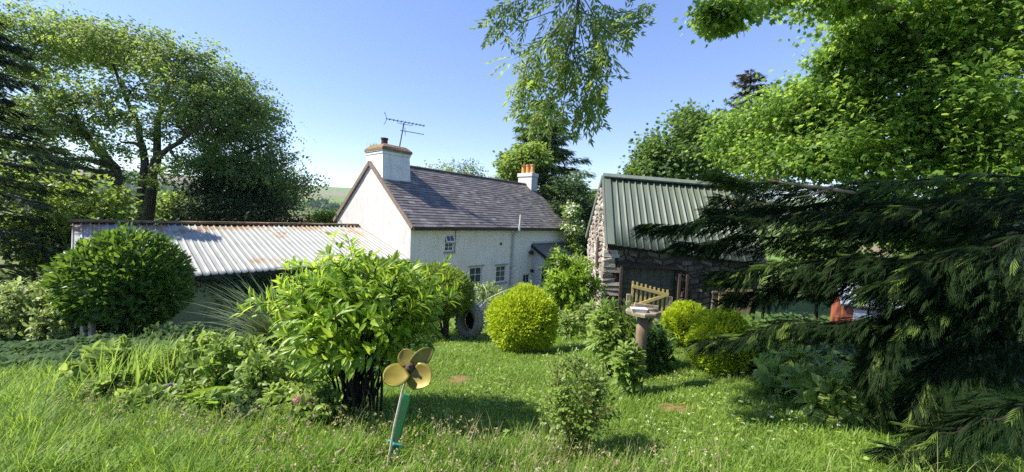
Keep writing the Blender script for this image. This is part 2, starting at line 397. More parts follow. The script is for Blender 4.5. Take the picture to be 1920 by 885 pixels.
def spray(n, ang, ll, w, droop):
    vs = []; ts = []
    def strand(x0, y0, a, ln, z0):
        b = len(vs); dx, dy = math.cos(a), math.sin(a)
        vs.extend([(x0, y0, z0), (x0 + dx * ln * .5 - dy * w, y0 + dy * ln * .5 + dx * w, z0 - droop * .2 * ln), (x0 + dx * ln, y0 + dy * ln, z0 - droop * .6 * ln), (x0 + dx * ln * .5 + dy * w, y0 + dy * ln * .5 - dx * w, z0 - droop * .2 * ln)])
        ts.extend([(b, b + 2, b + 1), (b, b + 3, b + 2)])
    strand(0, 0, 0, 1, 0)
    for i in range(n):
        t = .1 + .78 * i / n
        for sg in (1, -1):
            strand(t, 0, sg * ang, ll * (1 - .65 * t), -droop * .35 * t)
    return T(vs, ts)
TPL['spray'] = spray(5, .5, .55, .028, .5)
TPL['fan'] = spray(3, .5, .6, .085, 0)
TPL['needle'] = spray(5, .8, .4, .06, .2)
def scatter(name, tpl, P, D, Nn, Ln, Wd, mat, parent=None):
    """one mesh holding a leaf at each P, along D, facing Nn"""
    v, t, q = TPL[tpl]; k = len(v); n = len(P)
    D = nrm(D); S = np.cross(D, Nn); bad = np.linalg.norm(S, axis=1) < 1e-5
    S[bad] = np.cross(D[bad], np.array([.3, .5, .8])); S = nrm(S); U = np.cross(S, D)
    Ln = np.broadcast_to(np.asarray(Ln, float), (n,)); Wd = np.broadcast_to(np.asarray(Wd, float), (n,))
    V = (P[:, None, :] + D[:, None, :] * (v[None, :, 0:1] * Ln[:, None, None]) + S[:, None, :] * (v[None, :, 1:2] * Wd[:, None, None])
         + U[:, None, :] * (v[None, :, 2:3] * Ln[:, None, None])).reshape(-1, 3)
    off = (np.arange(n) * k)[:, None, None]
    fs = []
    if len(t): fs.append((t[None] + off).reshape(-1, 3))
    if len(q): fs.append((q[None] + off).reshape(-1, 4))
    return np_mesh(name, V, fs, mat, parent)
def rdir(n): return nrm(rng.normal(size=(n, 3)))
def strips(name, P, H, Lb, Wb, bend, mat, parent=None, segs=3, lean=.25):
    """grass or strap blades: P base, H horizontal unit dir (n,2), length, width, bend 0..1"""
    n = len(P); Hd = np.concatenate([H, np.zeros((n, 1))], 1); Sd = np.stack([-H[:, 1], H[:, 0], np.zeros(n)], 1)
    rows = []
    for i in range(segs + 1):
        t = i / segs
        ang = lean + bend * t * 1.7
        if i == 0: c = P.copy(); prev = c
        else:
            step = Lb / segs
            c = prev + Hd * (np.sin(ang) * step)[:, None] + np.array([0, 0, 1.0]) * (np.cos(ang) * step)[:, None]; prev = c
        w = Wb * (1 - t ** 2 * .999) * (.7 + .6 * t if t < .5 else 1) / 2
        if i < segs: rows += [c - Sd * w[:, None], c + Sd * w[:, None]]
        else: rows += [c]
    V = np.stack(rows, 1); k = V.shape[1]; V = V.reshape(-1, 3)
    off = (np.arange(n) * k)[:, None]
    qs = []
    for i in range(segs - 1): qs.append(np.array([2 * i, 2 * i + 1, 2 * i + 3, 2 * i + 2])[None] + off)
    t3 = np.array([2 * segs - 2, 2 * segs - 1, 2 * segs])[None] + off
    return np_mesh(name, V, [np.concatenate(qs), t3], mat, parent)

# ------------------------------------------------------------------ terrain
def sstep(a, b, x):
    t = np.clip((x - a) / (b - a), 0, 1); return t * t * (3 - 2 * t)
def gz_near(x, y):
    s1 = np.interp(x, [-6, -2, 1, 3], [.24, .215, .205, .145]); s2 = np.interp(x, [-6, -2, 1, 3], [.24, .235, .235, .25])
    z = -1.1 - s1 * np.minimum(y, 6) - s2 * np.maximum(y - 6, 0)
    z = -4.85 + np.log1p(np.exp(np.clip((z + 4.85) * 5, -40, 40))) / 5
    return np.minimum(z, 0.6) + .025 * np.sin(x * 2.1 + 1) * np.sin(y * 1.7) + .012 * np.sin(x * 5.3) * np.cos(y * 4.7 + 2)
RP = [0, 26, 60, 130, 220, 300, 440, 520, 800, 870, 990, 1100, 1500, 1850, 2100, 2600]
ZP = [0, 0, -12, -34, -45, -16, -5, 0, 17, 22, 27, 18, 55, 112, 100, 70]
def gz(x, y):
    x = np.asarray(x, float); y = np.asarray(y, float)
    r = np.hypot(x, y); far = np.interp(r, RP, ZP)
    und = (np.sin(x * .011 + 1) * np.cos(y * .009) * .5 + np.sin(x * .004 - y * .003) * .9 + np.sin(x * .0021 + .5)) * np.interp(r, [60, 300, 1000, 2000], [0, 1.5, 3.5, 11])
    w = sstep(26, 60, r) 
    return gz_near(x, np.minimum(y, 60)) * (1 - w) + w * (far + und)
def g(x, y): return float(gz(x, y))

def ground_mat():
    m, nt, b, out = new_mat('meadow_ground')
    tc = N(nt, 'ShaderNodeTexCoord'); P = tc.outputs['Object']
    ln = N(nt, 'ShaderNodeVectorMath', operation='LENGTH'); L(nt, P, ln.inputs[0])
    n1 = noise(nt, 3, 6, .6); n2 = noise(nt, .5, 4)
    near = ramp(nt, n1, [(.3, (.045, .075, .015)), (.55, (.08, .12, .025)), (.75, (.12, .13, .04))])
    near = mixc(nt, ramp(nt, n2, [(.55, 0.0), (.8, .5)]), near, (.1, .085, .05))
    # bare soil patches worn in the lawn
    for (cx, cy_, rx, ry) in PATCHES:
        mp = N(nt, 'ShaderNodeMapping', vector_type='POINT'); mp.inputs['Location'].default_value = (-cx / rx, -cy_ / ry, 0); mp.inputs['Scale'].default_value = (1 / rx, 1 / ry, 0)
        L(nt, P, mp.inputs['Vector'])
        l2 = N(nt, 'ShaderNodeVectorMath', operation='LENGTH'); L(nt, mp.outputs[0], l2.inputs[0])
        ad = N(nt, 'ShaderNodeMath', operation='MULTIPLY_ADD'); L(nt, noise(nt, 7, 5, .65), ad.inputs[0]); ad.inputs[1].default_value = 2.2; L(nt, l2.outputs['Value'], ad.inputs[2])
        dv = N(nt, 'ShaderNodeMath', operation='MULTIPLY'); L(nt, ad.outputs[0], dv.inputs[0]); dv.inputs[1].default_value = .5
        near = mixc(nt, ramp(nt, dv.outputs[0], [(.0, 1.0), (.55, 1.0), (1.0, 0.0)]), near, (.27, .155, .085))
    vo = N(nt, 'ShaderNodeTexVoronoi'); vo.inputs['Scale'].default_value = .007
    L(nt, P, vo.inputs['Vector'])
    sp = N(nt, 'ShaderNodeSeparateColor'); L(nt, vo.outputs['Color'], sp.inputs[0])
    far = ramp(nt, sp.outputs[0], [(0, (.10, .17, .035)), (.4, (.14, .2, .05)), (.7, (.18, .19, .07)), (1, (.2, .14, .09))])
    mr = N(nt, 'ShaderNodeMapRange'); L(nt, ln.outputs['Value'], mr.inputs[0]); mr.inputs[1].default_value = 30; mr.inputs[2].default_value = 90
    L(nt, mixc(nt, mr.outputs[0], near, far), b.inputs['Base Color']); b.inputs['Roughness'].default_value = .95; b.inputs['Specular IOR Level'].default_value = .1
    bump(nt, b, noise(nt, 20, 5), .6, .04)
    return m
def patch_at(px, py):
    r = ray(px, py); Y = 1.0
    for Yt in np.arange(1.3, 40, .02):
        p = r * Yt
        if p[2] < g(p[0], p[1]): return p
    return p
_p1, _p2 = patch_at(862, 712), patch_at(1262, 765)
PATCHES = [(_p1[0], _p1[1], .22, .34), (_p2[0], _p2[1], .26, .16)]
def ground():
    n = 340
    t = np.linspace(-1, 1, n); k = 7.2
    c = np.sinh(t * k) / np.sinh(k) * 2600
    X, Y = np.meshgrid(c, c + 4.0)
    Z = gz(X, Y)
    V = np.stack([X, Y, Z], -1).reshape(-1, 3)
    i = np.arange(n - 1)[:, None] * n + np.arange(n - 1)[None]
    fq = np.stack([i, i + 1, i + n + 1, i + n], -1).reshape(-1, 4)
    o = np_mesh('ground', V, [fq], ground_mat(), smooth=True)
    tag(o, 'sloping garden ground falling to a green valley and far hills', 'ground', kind='structure')
ground()

# ------------------------------------------------------------------ white cottage
HA = np.array([-4.039, 14.757, 0.0]); HANG = R_(49.44); HL, HW = 11.8, 6.58
ZE, ZR, ZG = -.41, 2.21, -4.95
def cottage():
    t = empty('white_cottage', 'white rendered two-storey cottage with grey slate roof and two chimneys', 'house', HA, HANG)
    sl = (ZR - ZE) / (HW / 2)
    zt = ZE - .1
    # walls: front wall with real openings, gables, back
    wins = [(1.75, 2.27, -1.66, -.92), (3.3, 4.12, -3.6, -2.48), (5.1, 5.88, -3.4, -2.54), (7.3, 7.95, -3.7, -3.17)]
    b = MB()
    xs = sorted({0, HL} | {v for q in wins for v in q[:2]}); zs = sorted({ZG, zt} | {v for q in wins for v in q[2:]})
    for i in range(len(xs) - 1):
        for j in range(len(zs) - 1):
            cx, cz = (xs[i] + xs[i + 1]) / 2, (zs[j] + zs[j + 1]) / 2
            if any(q[0] < cx < q[1] and q[2] < cz < q[3] for q in wins): continue
            b.add([(xs[i], 0, zs[j]), (xs[i + 1], 0, zs[j]), (xs[i + 1], 0, zs[j + 1]), (xs[i], 0, zs[j + 1])], [(0, 1, 2, 3)])
    for x0, x1, z0, z1 in wins:
        d = .16
        b.add([(x0, 0, z0), (x1, 0, z0), (x1, 0, z1), (x0, 0, z1), (x0, d, z0), (x1, d, z0), (x1, d, z1), (x0, d, z1)],
              [(0, 4, 5, 1), (1, 5, 6, 2), (2, 6, 7, 3), (3, 7, 4, 0), (4, 7, 6, 5)])
    b.build('front_wall', MAT['render_bounce'], t)
    b = MB()
    zb = ZE - .12; apex = ZR - .12
    for x, fl in ((0, 0), (HL, 1)):
        f = (0, 1, 2, 3, 4)
        b.add([(x, 0, ZG), (x, HW, ZG), (x, HW, zb), (x, HW / 2, apex), (x, 0, zb)], [f if fl else tuple(reversed(f))])
    b.add([(0, HW, ZG), (HL, HW, ZG), (HL, HW, zb), (0, HW, zb)], [(3, 2, 1, 0)])
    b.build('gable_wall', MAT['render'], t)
    # slates laid course by course
    def slates(side):
        m = MB(); ang = math.atan(sl); ncr = 24; ev = .22
        run = (HW / 2 + ev) / math.cos(ang); gp = run / ncr
        for r in range(ncr):
            x = -.1 - (r % 2) * .16 - random.random() * .05
            while x < HL + .1:
                w = .32 + random.uniform(-.03, .03); x0 = max(x, -.1); x1 = min(x + w - .006, HL + .1); x += w
                if x1 - x0 < .04: continue
                jb = random.uniform(-.012, .012); th = .014; lift = random.uniform(0, .008)
                v0, v1 = r * gp + jb - .01, min((r + 1.12) * gp, run)
                P = []
                for (vv, h0) in ((v0, .022 + lift), (v1, .004)):
                    for h in (h0, h0 + th):
                        wv = -ev + vv * math.cos(ang) - h * math.sin(ang); zv = ZE - ev * sl + vv * math.sin(ang) + h * math.cos(ang)
                        if side: wv = HW - wv
                        P.append((wv, zv))
                A_, B_, C_, D_ = P
                pts = [(x0,) + A_, (x1,) + A_, (x1,) + C_, (x0,) + C_, (x0,) + B_, (x1,) + B_, (x1,) + D_, (x0,) + D_]
                m.hexa(pts)
        return m
    m = slates(0); m2 = slates(1); m.add(m2.v, m2.f)
    rf = m.build('roof', MAT['slate'], t)
    dk = MB(); ev = .2
    dk.add([(-.04, -ev, ZE - ev * sl - .01), (HL + .04, -ev, ZE - ev * sl - .01), (HL + .04, HW / 2, ZR - .01), (-.04, HW / 2, ZR - .01), (-.04, HW + ev, ZE - ev * sl - .01), (HL + .04, HW + ev, ZE - ev * sl - .01)], [(0, 1, 2, 3), (3, 2, 5, 4)])
    dk.build('roof_boarding', MAT['dark_wood'], rf)
    rt = MB()
    x = 1.4
    while x < 11.2:
        w = .44; x1 = min(x + w, 11.2)
        rt.tube([(x, HW / 2, ZR + .0), (x1 - .012, HW / 2, ZR + .0 + random.uniform(-.006, .006))], .1, 10); x += w
    rt.build('ridge_tiles', plain('ridge_tile', (.10, .07, .06), .8, .5, 5), rf)
    # verge and bargeboards on both gables
    for x in (-.11, HL + .03):
        v = MB()
        for sgn in (0, 1):
            a = (x + .04, -ev if not sgn else HW + ev, ZE - ev * sl - .06); c = (x + .04, HW / 2, ZR - .06)
            v.bar(a, c, .07, .17)
        v.build('bargeboard', MAT['verge'] if x < 0 else MAT['dark_wood'], rf)
    gt = MB(); zz = ZE - ev * sl - .02
    gt.box(-.08, HL + .08, -.34, -.225, zz - .1, zz); gt.box(-.04, HL + .04, -.215, -.02, zz - .13, zz - .05)
    gt.build('gutter', MAT['dark_wood'], t)
    # soil pipe
    p = MB(); p.tube([(6.2, -.09, ZG + .1), (6.22, -.09, -2.2), (6.25, -.09, -1.0)], .055, 10); p.tube([(6.25, -.09, -1.0), (6.3, -.2, -.8), (6.33, -.38, -.7)], .07, 10)
    p.tube([(6.33, -.38, -.75), (6.36, -.42, .12)], .06, 10)
    for z in (-1.6, -2.6, -3.5): p.box(6.13, 6.31, -.16, -.003, z - .03, z + .03)
    p.build('soil_pipe', MAT['grey_pipe'], t, smooth=False)
    p = MB(); p.tube([(11.55, -.27, zz - .05), (11.58, -.06, zz - .3), (11.58, -.06, ZG + .05)], .035, 8); p.build('downpipe', MAT['black_iron'], t)
    p = MB(); pts = [(2.3, -.05, zz - .1), (2.32, -.02, -.9), (2.3, -.02, -1.75)]; p.tube(pts, .012, 6); p.build('cable', MAT['black_iron'], t)
    # windows
    def window(x0, x1, z0, z1, cols, rows, opened=False, label=None):
        fr = MB(); y0, y1 = .06, .12; w = .055
        fr.box(x0, x0 + w, y0, y1, z0, z1); fr.box(x1 - w, x1, y0, y1, z0, z1); fr.box(x0 + w, x1 - w, y0, y1, z0, z0 + w); fr.box(x0 + w, x1 - w, y0, y1, z1 - w, z1)
        zm = z0 + (z1 - z0) * .52
        if opened: fr.box(x0 + w, x1 - w, y0, y1, zm - w / 2, zm + w / 2)
        for c in range(1, cols): xx = x0 + (x1 - x0) * c / cols; fr.box(xx - .012, xx + .012, y0 + .01, y1 - .005, z0 + w, (zm - w / 2 if opened else z1 - w))
        for r in range(1, rows): zz_ = z0 + ((zm if opened else z1) - z0) * r / rows; fr.box(x0 + w, x1 - w, y0 + .012, y1 - .008, zz_ - .012, zz_ + .012)
        f = fr.build('window', MAT['upvc'], t)
        gl = MB(); gl.box(x0 + w * .6, x1 - w * .6, .095, .105, z0 + w * .6, z1 - w * .6); gl.build('pane', MAT['glass'], f)
        s_ = MB(); s_.box(x0 - .06, x1 + .06, -.07, .05, z0 - .07, z0 - .003); s_.build('sill', MAT['stone_sill'], f)
        if opened:
            sa = MB(); a, b2, c0, c1 = x0 + .02, x1 - .02, zm + .01, z1 - .02; h = c1 - c0
            sa.box(a, b2, 0, .04, -h, -h + .05); sa.box(a, b2, 0, .04, -.05, 0); sa.box(a, a + .05, 0, .04, -h + .05, -.05); sa.box(b2 - .05, b2, 0, .04, -h + .05, -.05); sa.box((a + b2) / 2 - .012, (a + b2) / 2 + .012, .005, .035, -h + .05, -.05)
            so = sa.build('sash', MAT['upvc'], f); so.location = (0, .03, c1); so.rotation_euler = (R_(-24), 0, 0)
            pg = MB(); pg.box(a + .04, b2 - .04, .015, .025, -h + .04, -.04); pg.build('pane', MAT['glass'], so)
    window(*wins[0][:2], *wins[0][2:], 2, 2, True)
    window(*wins[1][:2], *wins[1][2:], 2, 3); window(*wins[2][:2], *wins[2][2:], 2, 3); window(*wins[3][:2], *wins[3][2:], 2, 1)
    for (x0, x1, z0, z1) in wins[1:3]:
        h = MB(); h.box(x0 - .12, x1 + .12, -.03, .02, z1 + .02, z1 + .09); h.build('lintel', MAT['stone_sill'], t)
    # porch at the far end, roof falling away from the wall
    pw = 1.75
    px0, px1 = 8.05, 11.35
    b = MB()
    b.add([(px0, 0, -1.6), (px0, -pw, -2.52), (px0, -pw, ZG), (px0, -1.5, ZG), (px0, -1.5, -2.75), (px0, -.62, -2.75), (px0, -.62, ZG), (px0, 0, ZG)],
          [(0, 1, 4, 5), (1, 2, 3, 4), (0, 5, 6, 7)])
    b.add([(px0, -pw, ZG), (px1, -pw, ZG), (px1, -pw, -2.52), (px0, -pw, -2.52)], [(0, 1, 2, 3)])
    b.add([(px1, 0, ZG), (px1, 0, -1.6), (px1, -pw, -2.52), (px1, -pw, ZG)], [(0, 1, 2, 3)])
    b.add([(px0 + .14, -.62, ZG), (px0 + .14, -.62, -2.75), (px0, -.62, -2.75), (px0, -.62, ZG)], [(0, 1, 2, 3)])
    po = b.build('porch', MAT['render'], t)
    r = MB()
    r.hexa([(px0 - .12, -pw - .18, -2.66), (px1 + .1, -pw - .18, -2.66), (px1 + .1, -.004, -1.56), (px0 - .12, -.004, -1.56), (px0 - .12, -pw - .18, -2.59), (px1 + .1, -pw - .18, -2.59), (px1 + .1, -.004, -1.47), (px0 - .12, -.004, -1.47)])
    r.build('porch_roof', MAT['slate'], po)
    r = MB(); r.bar((px0 - .135, -pw - .2, -2.70), (px0 - .135, -.01, -1.58), .03, .17); r.build('porch_bargeboard', MAT['black_iron'], po)
    r = MB(); r.box(px0, px1, -.05, -.003, -1.46, -1.36); r.build('lead_flashing', MAT['grey_pipe'], po)
    d = MB(); d.box(px0 + .15, px0 + .2, -1.49, -.63, ZG, -2.76); d.build('door', MAT['dark_in'], po)  # black slab stands for the unlit inside of the porch opening
    d = MB(); d.box(px0 - .02, px0 + .05, -.7, -.6, ZG, -2.72); d.box(px0 - .02, px0 + .05, -1.52, -1.44, ZG, -2.72); d.build('door_frame', MAT['upvc'], po)
    # lamps on the wall
    for (lx, lz, sc) in ((7.75, -1.95, 1.0), (7.95, -3.0, .7)):
        m = MB(); m.tube([(lx, -.004, lz), (lx, -.14 * sc, lz + .04)], .025 * sc, 8); m.lathe([(.04 * sc, .14 * sc), (.12 * sc, .06 * sc), (.13 * sc, -.06 * sc), (.07 * sc, -.12 * sc)], 10, (lx, -.17 * sc, lz))
        m.build('wall_lamp', MAT['black_iron'], t)
    m = MB(); m.box(5.3, 5.42, -.03, -.003, -1.47, -1.36); m.build('air_vent', MAT['dark_in'], t)
    m = MB(); m.box(4.75, 4.88, -.025, -.003, -2.3, -2.12); m.build('junction_box', MAT['upvc'], t)
    # chimney on the near gable
    c = MB(); c.hexa([(.003, 2.18, .6), (1.45, 2.18, .6), (1.45, 3.92, .6), (.003, 3.92, .6), (.0, 2.28, 2.5), (1.37, 2.28, 2.5), (1.37, 3.7, 2.5), (.0, 3.7, 2.5)])
    c.v = [(x - .006, y, z) for x, y, z in c.v]
    c.hexa([(-.03, 2.25, 2.5), (1.4, 2.25, 2.5), (1.4, 3.73, 2.5), (-.03, 3.73, 2.5), (-.03, 2.25, 2.62), (1.4, 2.25, 2.62), (1.4, 3.73, 2.62), (-.03, 3.73, 2.62)])
    ch = c.build('chimney', MAT['chimney_white'], t, bevel=.015)
    m = MB(); m.box(-.06, 1.43, 2.22, 3.76, 2.62, 2.665); m.build('capping_slab', MAT['stone_sill'], ch)
    m = MB()
    for i in range(7):
        q = i / 6; s_ = math.cos(q * 1.2) if i < 6 else .2
        rr = [(-.07 + (1 - s_) * .7, 2.2 + (1 - s_) * .75, 2.665 + .33 * math.sin(q * 1.5)), (1.44 - (1 - s_) * .7, 2.2 + (1 - s_) * .75, 2.665 + .33 * math.sin(q * 1.5)), (1.44 - (1 - s_) * .7, 3.78 - (1 - s_) * .75, 2.665 + .33 * math.sin(q * 1.5)), (-.07 + (1 - s_) * .7, 3.78 - (1 - s_) * .75, 2.665 + .33 * math.sin(q * 1.5))]
        m.v += [(a + random.uniform(-.02, .02), b2 + random.uniform(-.02, .02), z_ + (random.uniform(-.01, .015) if i else 0)) for a, b2, z_ in rr]
    for i in range(6):
        for k in range(4): m.f.append((i * 4 + k, i * 4 + (k + 1) % 4, i * 4 + 4 + (k + 1) % 4, i * 4 + 4 + k))
    m.f.append((24, 25, 26, 27))
    m.build('mossy_flaunching', MAT['moss_mortar'], ch)
    m = MB(); m.lathe([(.15, 0), (.14, .32), (.17, .34), (.17, .4), (.11, .4), (.1, .2)], 16, (.55, 3.12, 2.93)); m.build('chimney_pot', MAT['pot_rust'], ch)
    n = 160
    Pg = np.stack([rng.normal(.35, .16, n), rng.normal(3.45, .1, n), np.full(n, 2.9)], 1); a = rng.uniform(0, 6.28, n)
    strips('chimney_weeds', Pg, np.stack([np.cos(a), np.sin(a)], 1), rng.uniform(.06, .28, n), np.full(n, .012), rng.uniform(.1, .6, n), MAT['grass'], ch)
    # television aerial strapped to the stack
    base = (1.05, 2.75, 2.7); top = (1.3, 2.75, 4.12)
    def along(t_): return tuple(b_ + (q - b_) * t_ for b_, q in zip(base, top))
    m = MB(); m.tube([base, top], .03, 8); ae = m.build('aerial', MAT['alu'], ch)
    dirn = Vector((.93, -.36, -.03)).normalized(); side = Vector((.36, .93, 0)); up = Vector((0, 0, 1))
    m = MB(); c0 = Vector(top) + Vector((0, 0, .06)); a0, a1 = c0 - dirn * .82, c0 + dirn * .98
    m.tube([a0, a1], .017, 6)
    for k in range(10):
        q = a0.lerp(a1, .1 + .9 * k / 9.3); m.tube([q - side * .2, q + side * .2], .009, 5); m.tube([q - up * .05, q + up * .05], .012, 5)
    for s_ in (-1, 1): m.tube([a0 + dirn * .06, a0 - dirn * .05 + up * .26 * s_], .012, 5); m.tube([a0 - dirn * .05 + up * .25 * s_ - side * .18, a0 - dirn * .05 + up * .25 * s_ + side * .18], .01, 5)
    m.tube([c0 - dirn * .3, c0 - dirn * .28 - up * .1, c0 + dirn * .4 - up * .1, c0 + dirn * .42], .012, 5)
    m.build('boom', MAT['alu'], ae)
    m = MB(); c1 = Vector(along(.75)); m.tube([c1 - dirn * .1, c1 + dirn * 1.0], .016, 6)
    for k in range(5): q = c1 + dirn * (.15 + .2 * k); m.tube([q - side * .12, q + side * .12], .007, 5)
    m.tube([c1 - dirn * .05 - up * .22, c1 + dirn * .02 + up * .2], .012, 5); m.tube([c1 + dirn * .14 - up * .2, c1 + dirn * .1 + up * .15], .012, 5)
    m.build('boom', MAT['alu'], ae)
    # far chimney with three buff pots
    c = MB(); c.box(11.2, 11.86, 2.75, 3.95, 1.2, 2.75); c.box(11.15, 11.91, 2.7, 4.0, 2.75, 3.0)
    ch = c.build('chimney', MAT['render'], t, bevel=.02)
    for k in range(3):
        m = MB(); m.lathe([(.17, 0), (.15, .1), (.135, .5), (.17, .52), (.17, .6), (.12, .6), (.1, .3)], 16, (11.53, 2.97 + k * .39, 3.0)); m.build('chimney_pot', MAT['pot_yellow'], ch)
    return t
cottage()

# ------------------------------------------------------------------ long lean-to shed with corrugated roof
def shed():
    t = empty('long_shed', 'long low shed with mossy white corrugated roof against the cottage gable', 'shed', HA, HANG)
    x0, x1 = -8.75, -.02; w1 = 4.25; z0, z1 = -1.88, -.80
    sl = (z1 - z0) / w1
    # corrugated roof sheets (object y runs up the slope)
    nx = 820; ny = 14
    X = np.linspace(x0, x1, nx); Yv = np.linspace(-.18, w1, ny)
    XX, YY = np.meshgrid(X, Yv)
    per = .172
    ph = (XX / per) % 1
    prof = np.where(ph < .36, .042 * np.sin(np.pi * ph / .36) ** .7, 0) + .006 * np.cos(XX * 24)
    ZZ = z0 + YY * sl + prof + .008 * np.sin(XX * 1.1 + YY) + .005 * np.sin(XX * 2.7)
    ZZ += np.where(YY > 2.1, .018, 0)
    V = np.stack([XX, YY, ZZ], -1).reshape(-1, 3)
    i = np.arange(ny - 1)[:, None] * nx + np.arange(nx - 1)[None]
    fq = np.stack([i, i + 1, i + nx + 1, i + nx], -1).reshape(-1, 4)
    o = np_mesh('roof', V, [fq], MAT['corr'], t, smooth=True)
    md = o.modifiers.new('thick', 'SOLIDIFY'); md.thickness = .012; md.offset = -1
    m = MB(); x = x0 - .05
    while x < x1 - .06:
        w = random.uniform(.8, 1.15); xe = min(x + w, x1)
        m.hexa([(x, w1 - .12, z1 + .06), (xe - .02, w1 - .12, z1 + .05), (xe - .02, w1 + .25, z1 + .02), (x, w1 + .25, z1 + .02), (x, w1 - .1, z1 + .12 + random.uniform(-.015, .02)), (xe - .02, w1 - .1, z1 + .12 + random.uniform(-.015, .02)), (xe - .02, w1 + .22, z1 + .13), (x, w1 + .22, z1 + .13)]); x = xe
    m.build('ridge_capping', plain('mossy_ridge', (.24, .17, .09), .95, .6, 6, col2=(.07, .05, .035), bmp=1, bscale=30), t, bevel=.02)
    b = MB(); zb = -5.1
    b.add([(x0 + .1, 0, zb), (x1, 0, zb), (x1, 0, z0 - .02), (x0 + .1, 0, z0 - .02)], [(0, 1, 2, 3)])
    b.add([(x0 + .1, 0, zb), (x0 + .1, 0, z0 - .02), (x0 + .1, w1, z1 - .04), (x0 + .1, w1, zb)], [(0, 1, 2, 3)])
    b.add([(x0 + .1, w1 - .01, zb), (x1, w1 - .01, zb), (x1, w1 - .01, z1 - .04), (x0 + .1, w1 - .01, z1 - .04)], [(3, 2, 1, 0)])
    b.build('wall', white_render('shaded_stained_limewash', (.36, .38, .24), (.13, .14, .08)), t)  # limewash and its stains darkened to stand for shadow on this wall
    m = MB(); m.box(x0 + .05, x1, -.13, -.05, z0 - .17, z0 - .05); m.build('wall_plate', MAT['dark_wood'], t)
    # dark creeper hanging under the eave
    n = 2600
    cx = np.concatenate([rng.normal(-5.4, .45, n // 2), rng.uniform(-8.2, -1.0, n // 2)])
    zz = z0 - .1 - np.abs(rng.normal(0, .32, n)) * np.where(np.arange(n) < n // 2, 1.3, .45)
    P = np.stack([cx, rng.uniform(-.16, -.03, n), zz], 1)
    scatter('creeper', 'simple', P, rdir(n) * [.7, .4, .5] + [0, -.3, -.5], rdir(n) * .5 + [0, -1, .5], rng.uniform(.05, .1, n), rng.uniform(.04, .07, n), MAT['dark_broad'], t)
    return t
shed()

# ------------------------------------------------------------------ stone barn with green sheet roof
BC = at(1136, 457.4, 11.0)
BAZ = R_(92)
BANG = math.pi / 2 - BAZ
bd = np.array([math.cos(BANG), math.sin(BANG), 0]); bn = np.array([-bd[1], bd[0], 0])
def on_barn(px, py, off):
    v = ray(px, py); t = ((BC + bn * off) @ bn) / (v @ bn); q = v * t - BC
    return q @ bd, q[2] + BC[2]
def stones(m, origin, u, v_up, nout, width, height_fn, skip=None, size=(.3, .14), depth=.05):
    """random rubble: each stone is a lumpy block proud of the mortar"""
    z = 0
    hmax = max(height_fn(0), height_fn(width / 2), height_fn(width))
    while z < hmax:
        h = size[1] * random.uniform(.6, 1.5); x = -random.random() * .2
        while x < width:
            w = size[0] * random.uniform(.45, 1.6); xc, zc = x + w / 2, z + h / 2
            x0, x1 = max(x, 0.0), min(x + w, width)
            ok = x1 - x0 > .05 and zc + h * .3 < height_fn(min(max(xc, 0), width)) and not (skip and skip(xc, zc))
            if ok:
                g_ = .012; d = depth * random.uniform(.4, 1.3); rr = []
                for dd, ins in ((0, 0), (d, random.uniform(.02, .05))):
                    for (ax, az) in ((x0, z), (x1, z), (x1, z + h), (x0, z + h)):
                        sx = 1 if ax == x0 else -1; sz = 1 if az == z else -1
                        ax2 = ax + sx * (g_ + min(ins, (x1 - x0) * .3)) + random.uniform(-.015, .015) * (1 if dd else 0); az2 = az + sz * (g_ * .8 + min(ins, h * .3)) + random.uniform(-.02, .02) * (1 if dd else 0)
                        az2 += .35 * size[1] * math.sin(ax2 * 9.1 + z * 3) + .2 * size[1] * math.sin(ax2 * 21 + z * 7); p = origin + u * ax2 + v_up * az2 + nout * (dd + random.uniform(-.008, .008)); rr.append(p)
                m.hexa(rr)
            x += w
        z += h
